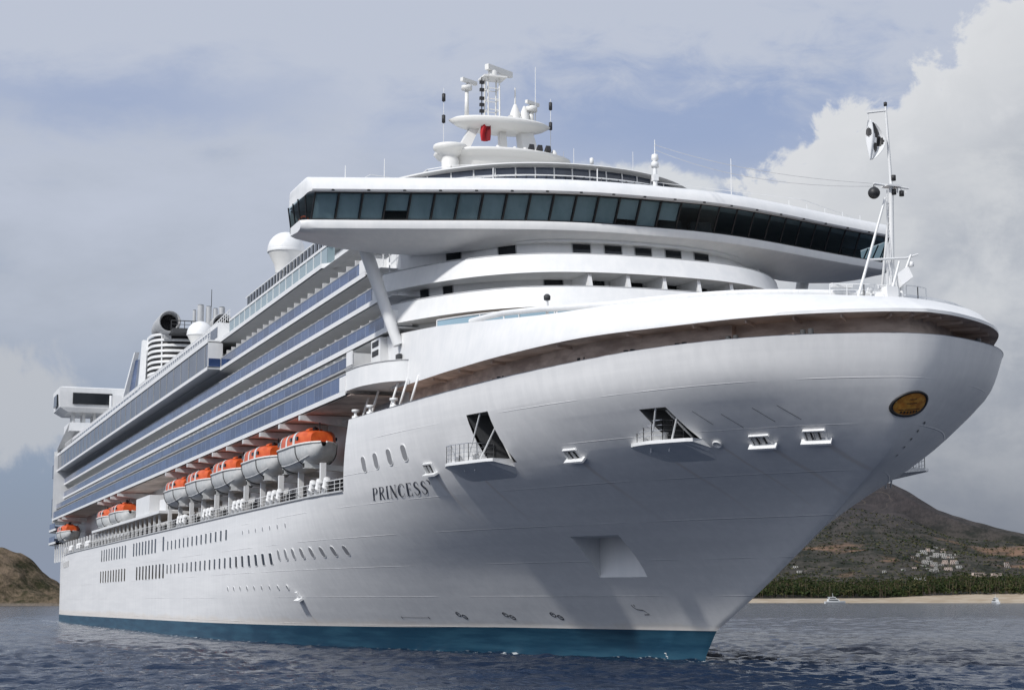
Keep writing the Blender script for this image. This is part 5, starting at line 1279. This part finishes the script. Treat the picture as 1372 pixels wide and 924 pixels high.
# ------------------------------------------------------------------ bow mast with its gear
BM = bpy.data.objects.new('bow_mast', None); COL.objects.link(BM); BM.parent = SHIP
bx = 37.3
m = MB(); m.tube((bx-.5, .62, 20.1), (bx, .50, 27.0), .17, .13, 10); m.tube((bx, .50, 27.0), (bx, .30, 31.5), .095, .06, 8); m.lathe((bx, .29, 31.45), [(0, 0), (.1, .05), (.1, .25), (0, .3)], 8, 1); m.build('mast_pole', [M['white'], M['black']], BM)
for a, b in (((bx, -1.95, 20.1), (bx, .10, 26.2)), ((bx-2.2, .9, 20.1), (bx-.1, .5, 26.4)), ((bx+.2, -.05, 20.1), (bx+.2, .75, 22.6))):
    m = MB(); m.tube(a, b, .085, .065, 8); m.build('mast_stay', M['white'], BM)
m = MB(); m.tube((bx, -1.05, 22.6), (bx, 1.3, 22.85), .07, .07, 6); m.tube((bx, 1.3, 22.85), (bx, 2.1, 23.12), .06, .05, 6); m.tube((bx, -.62, 26.95), (bx, 1.62, 26.85), .075, .06, 6); m.obox((bx, .5, 26.88), (.35, 0, 0), (0, .45, 0), (0, 0, .05)); m.tube((bx, -.92, 30.98), (bx, .3, 31.22), .055, .05, 6); m.tube((bx, -.85, 30.98), (bx, -.85, 30.6), .02, .02, 4)
for y in (.9, 1.15, 1.45): m.tube((bx, y, 26.85), (bx, y, 26.55), .04, .04, 5)
m.build('yard_arm', M['white'], BM)
m = MB()
for z, dx in ((27.35, .1), (26.55, .1), (26.5, .6)): m.lathe((bx+.1, .5+dx, z), [(0, -.17), (.14, -.15), (.14, .15), (0, .17)], 8)
explode(m.build('mast_light', M['black'], BM), .01)
m = MB()
for z in np.arange(20.6, 26.6, .38): m.tube((bx-.15, .12+(z-20)*.03, z), (bx-.15, .40+(z-20)*.012, z), .022, .022, 4)
m.tube((bx-.15, .10, 20.1), (bx-.15, .32, 26.7), .03, .03, 4); m.tube((bx-.15, .38, 20.1), (bx-.15, .46, 26.7), .03, .03, 4); m.build('mast_ladder', M['white'], BM)
m = MB(); m.obox((bx+.1, 1.0, 21.7), (.25, 0, .1), (0, .35, .25), (-.1, -.1, .32)); m.tube((bx, .9, 20.1), (bx, 1.0, 21.5), .13, .1, 8); m.tube((bx+.1, 1.0, 21.7), (bx+.3, 1.45, 23.0), .09, .06, 6); m.obox((bx, .2, 20.7), (.3, 0, 0), (0, .35, 0), (0, 0, .45)); m.lathe((bx+.2, 1.5, 22.3), [(0, 0), (.16, .05), (.16, .3), (0, .35)], 8); m.lathe((bx-.2, -.3, 20.1), [(.3, 0), (.3, .6), (.18, .75), (.0, .75)], 10)
m.build('anchor_light_bracket', M['white'], BM)
m = MB(); m.rail([(bx-1.0, -3.0, 20.3), (bx-.4, -1.2, 20.3), (bx-.3, .8, 20.3)], 1.0, 3, .8, .026); m.rail([(bx-.2, 1.4, 20.3), (bx-.3, 2.2, 20.3), (bx-.7, 3.0, 20.3)], 1.05, 2, .8, .028); m.box(bx-1.2, bx-.9, -2.9, -1.6, 21.15, 21.35); m.build('bow_railing', M['white'], BM)
m = MB()
for y, h in ((-1.2, .8), (-.7, 1.0), (.0, 1.2), (.35, .9), (.8, 1.1)): m.tube((bx-.6, y, 20.1), (bx-.55, y+.1, 20.1+h), .07, .05, 6); m.box(bx-.75, bx-.45, y-.1, y+.15, 20.1+h-.15, 20.1+h+.05)
m.build('deck_fitting', M['white'], BM)
# day signal ball
e = MB(); e.sphere((0, 0, 0), .34, 18); o = e.build('anchor_ball', M['black']); o.location = (bx, -.62, 26.42); tag(o, 'black anchor ball hanging from the yard of the bow mast', 'signal ball')
e = MB(); e.tube((0, 0, .33), (0, 0, .50), .025, .025, 5); q = e.build('hanging_ring', M['black'], o)
# house flag
def cloth(name, W_, H_, loc, rz, m0, m1, patches, label, seed=1, n=16, full=.22):
    mb = MB(); g = []
    for j in range(n+1):
        v = j/n
        r = []
        for i in range(n+1):
            u = i/n; droop = u*.55*H_*(1-.2*v); sw = .10*math.sin(u*9+v*3+seed)*u+.06*math.sin(u*17+v*5)*u
            wv = full+(1-full)*math.sin(math.pi*min(1, (v*.95+.04)))**.8; r.append(Vector((u*W_*wv-.10*W_*math.sin(v*3.1), .13*math.sin(u*8+v*2+seed)*wv+.05*math.sin(u*15+v*4), -v*H_*(1-.10*u)-.06*H_*u)))
        g.append(r)
    for j in range(n):
        for i in range(n):
            u, v = (i+.5)/n, (j+.5)/n; mi = 1 if any(((u-a)*math.cos(t)+(v-b)*math.sin(t))**2/p**2+(-(u-a)*math.sin(t)+(v-b)*math.cos(t))**2/q_**2 < 1 for a, b, p, q_, t in patches) else 0
            mb.add([g[j][i], g[j][i+1], g[j+1][i+1], g[j+1][i]], [(0, 1, 2, 3)], mi, True)
    o = mb.build(name, [m0, m1]); weld(o, .0005, 180); o.location = loc; o.rotation_euler.z = rz
    sm = o.modifiers.new('thickness', 'SOLIDIFY'); sm.thickness = .01
    return tag(o, label, 'flag')
VIEW_RZ = math.atan2(RIGHT.y, RIGHT.x)
cloth('flag', 1.05, 2.35, (bx, -.84, 30.62), VIEW_RZ+.25, M['flagw'], M['black'], [(.60, .22, .24, .19, 0), (.74, .50, .22, .15, 0), (.52, .68, .20, .11, .3), (.12, .30, .12, .12, 0), (.5, .40, .10, .03, 0)], 'white flag with black emblem drooping from the bow mast', 1, 30)
cloth('flag', .95, 1.6, (MX+1.2, -2.1, 46.6), VIEW_RZ+.1, M['red'], mat('dark_red_cloth', (.16, .006, .01), .9), [(.75, .5, .3, .6, .2)], 'small red flag drooping below the radar platform', 2, 14, .85)
# stay wires from the bow mast to the bridge roof
def cat(a, b, sag, n=14): a, b = Vector(a), Vector(b); return [a.lerp(b, t)-Vector((0, 0, sag*4*t*(1-t))) for t in np.linspace(0, 1, n)]
m = MB(); m.path(cat((bx, -.6, 26.95), (-1.5, 3.9, 39.2), .5), .022, 4); m.path(cat((bx, -.5, 26.8), (-1.5, 3.9, 38.8), .8), .022, 4); m.build('dressing_wire', M['grey'], BM)

print('objects', len(bpy.data.objects))
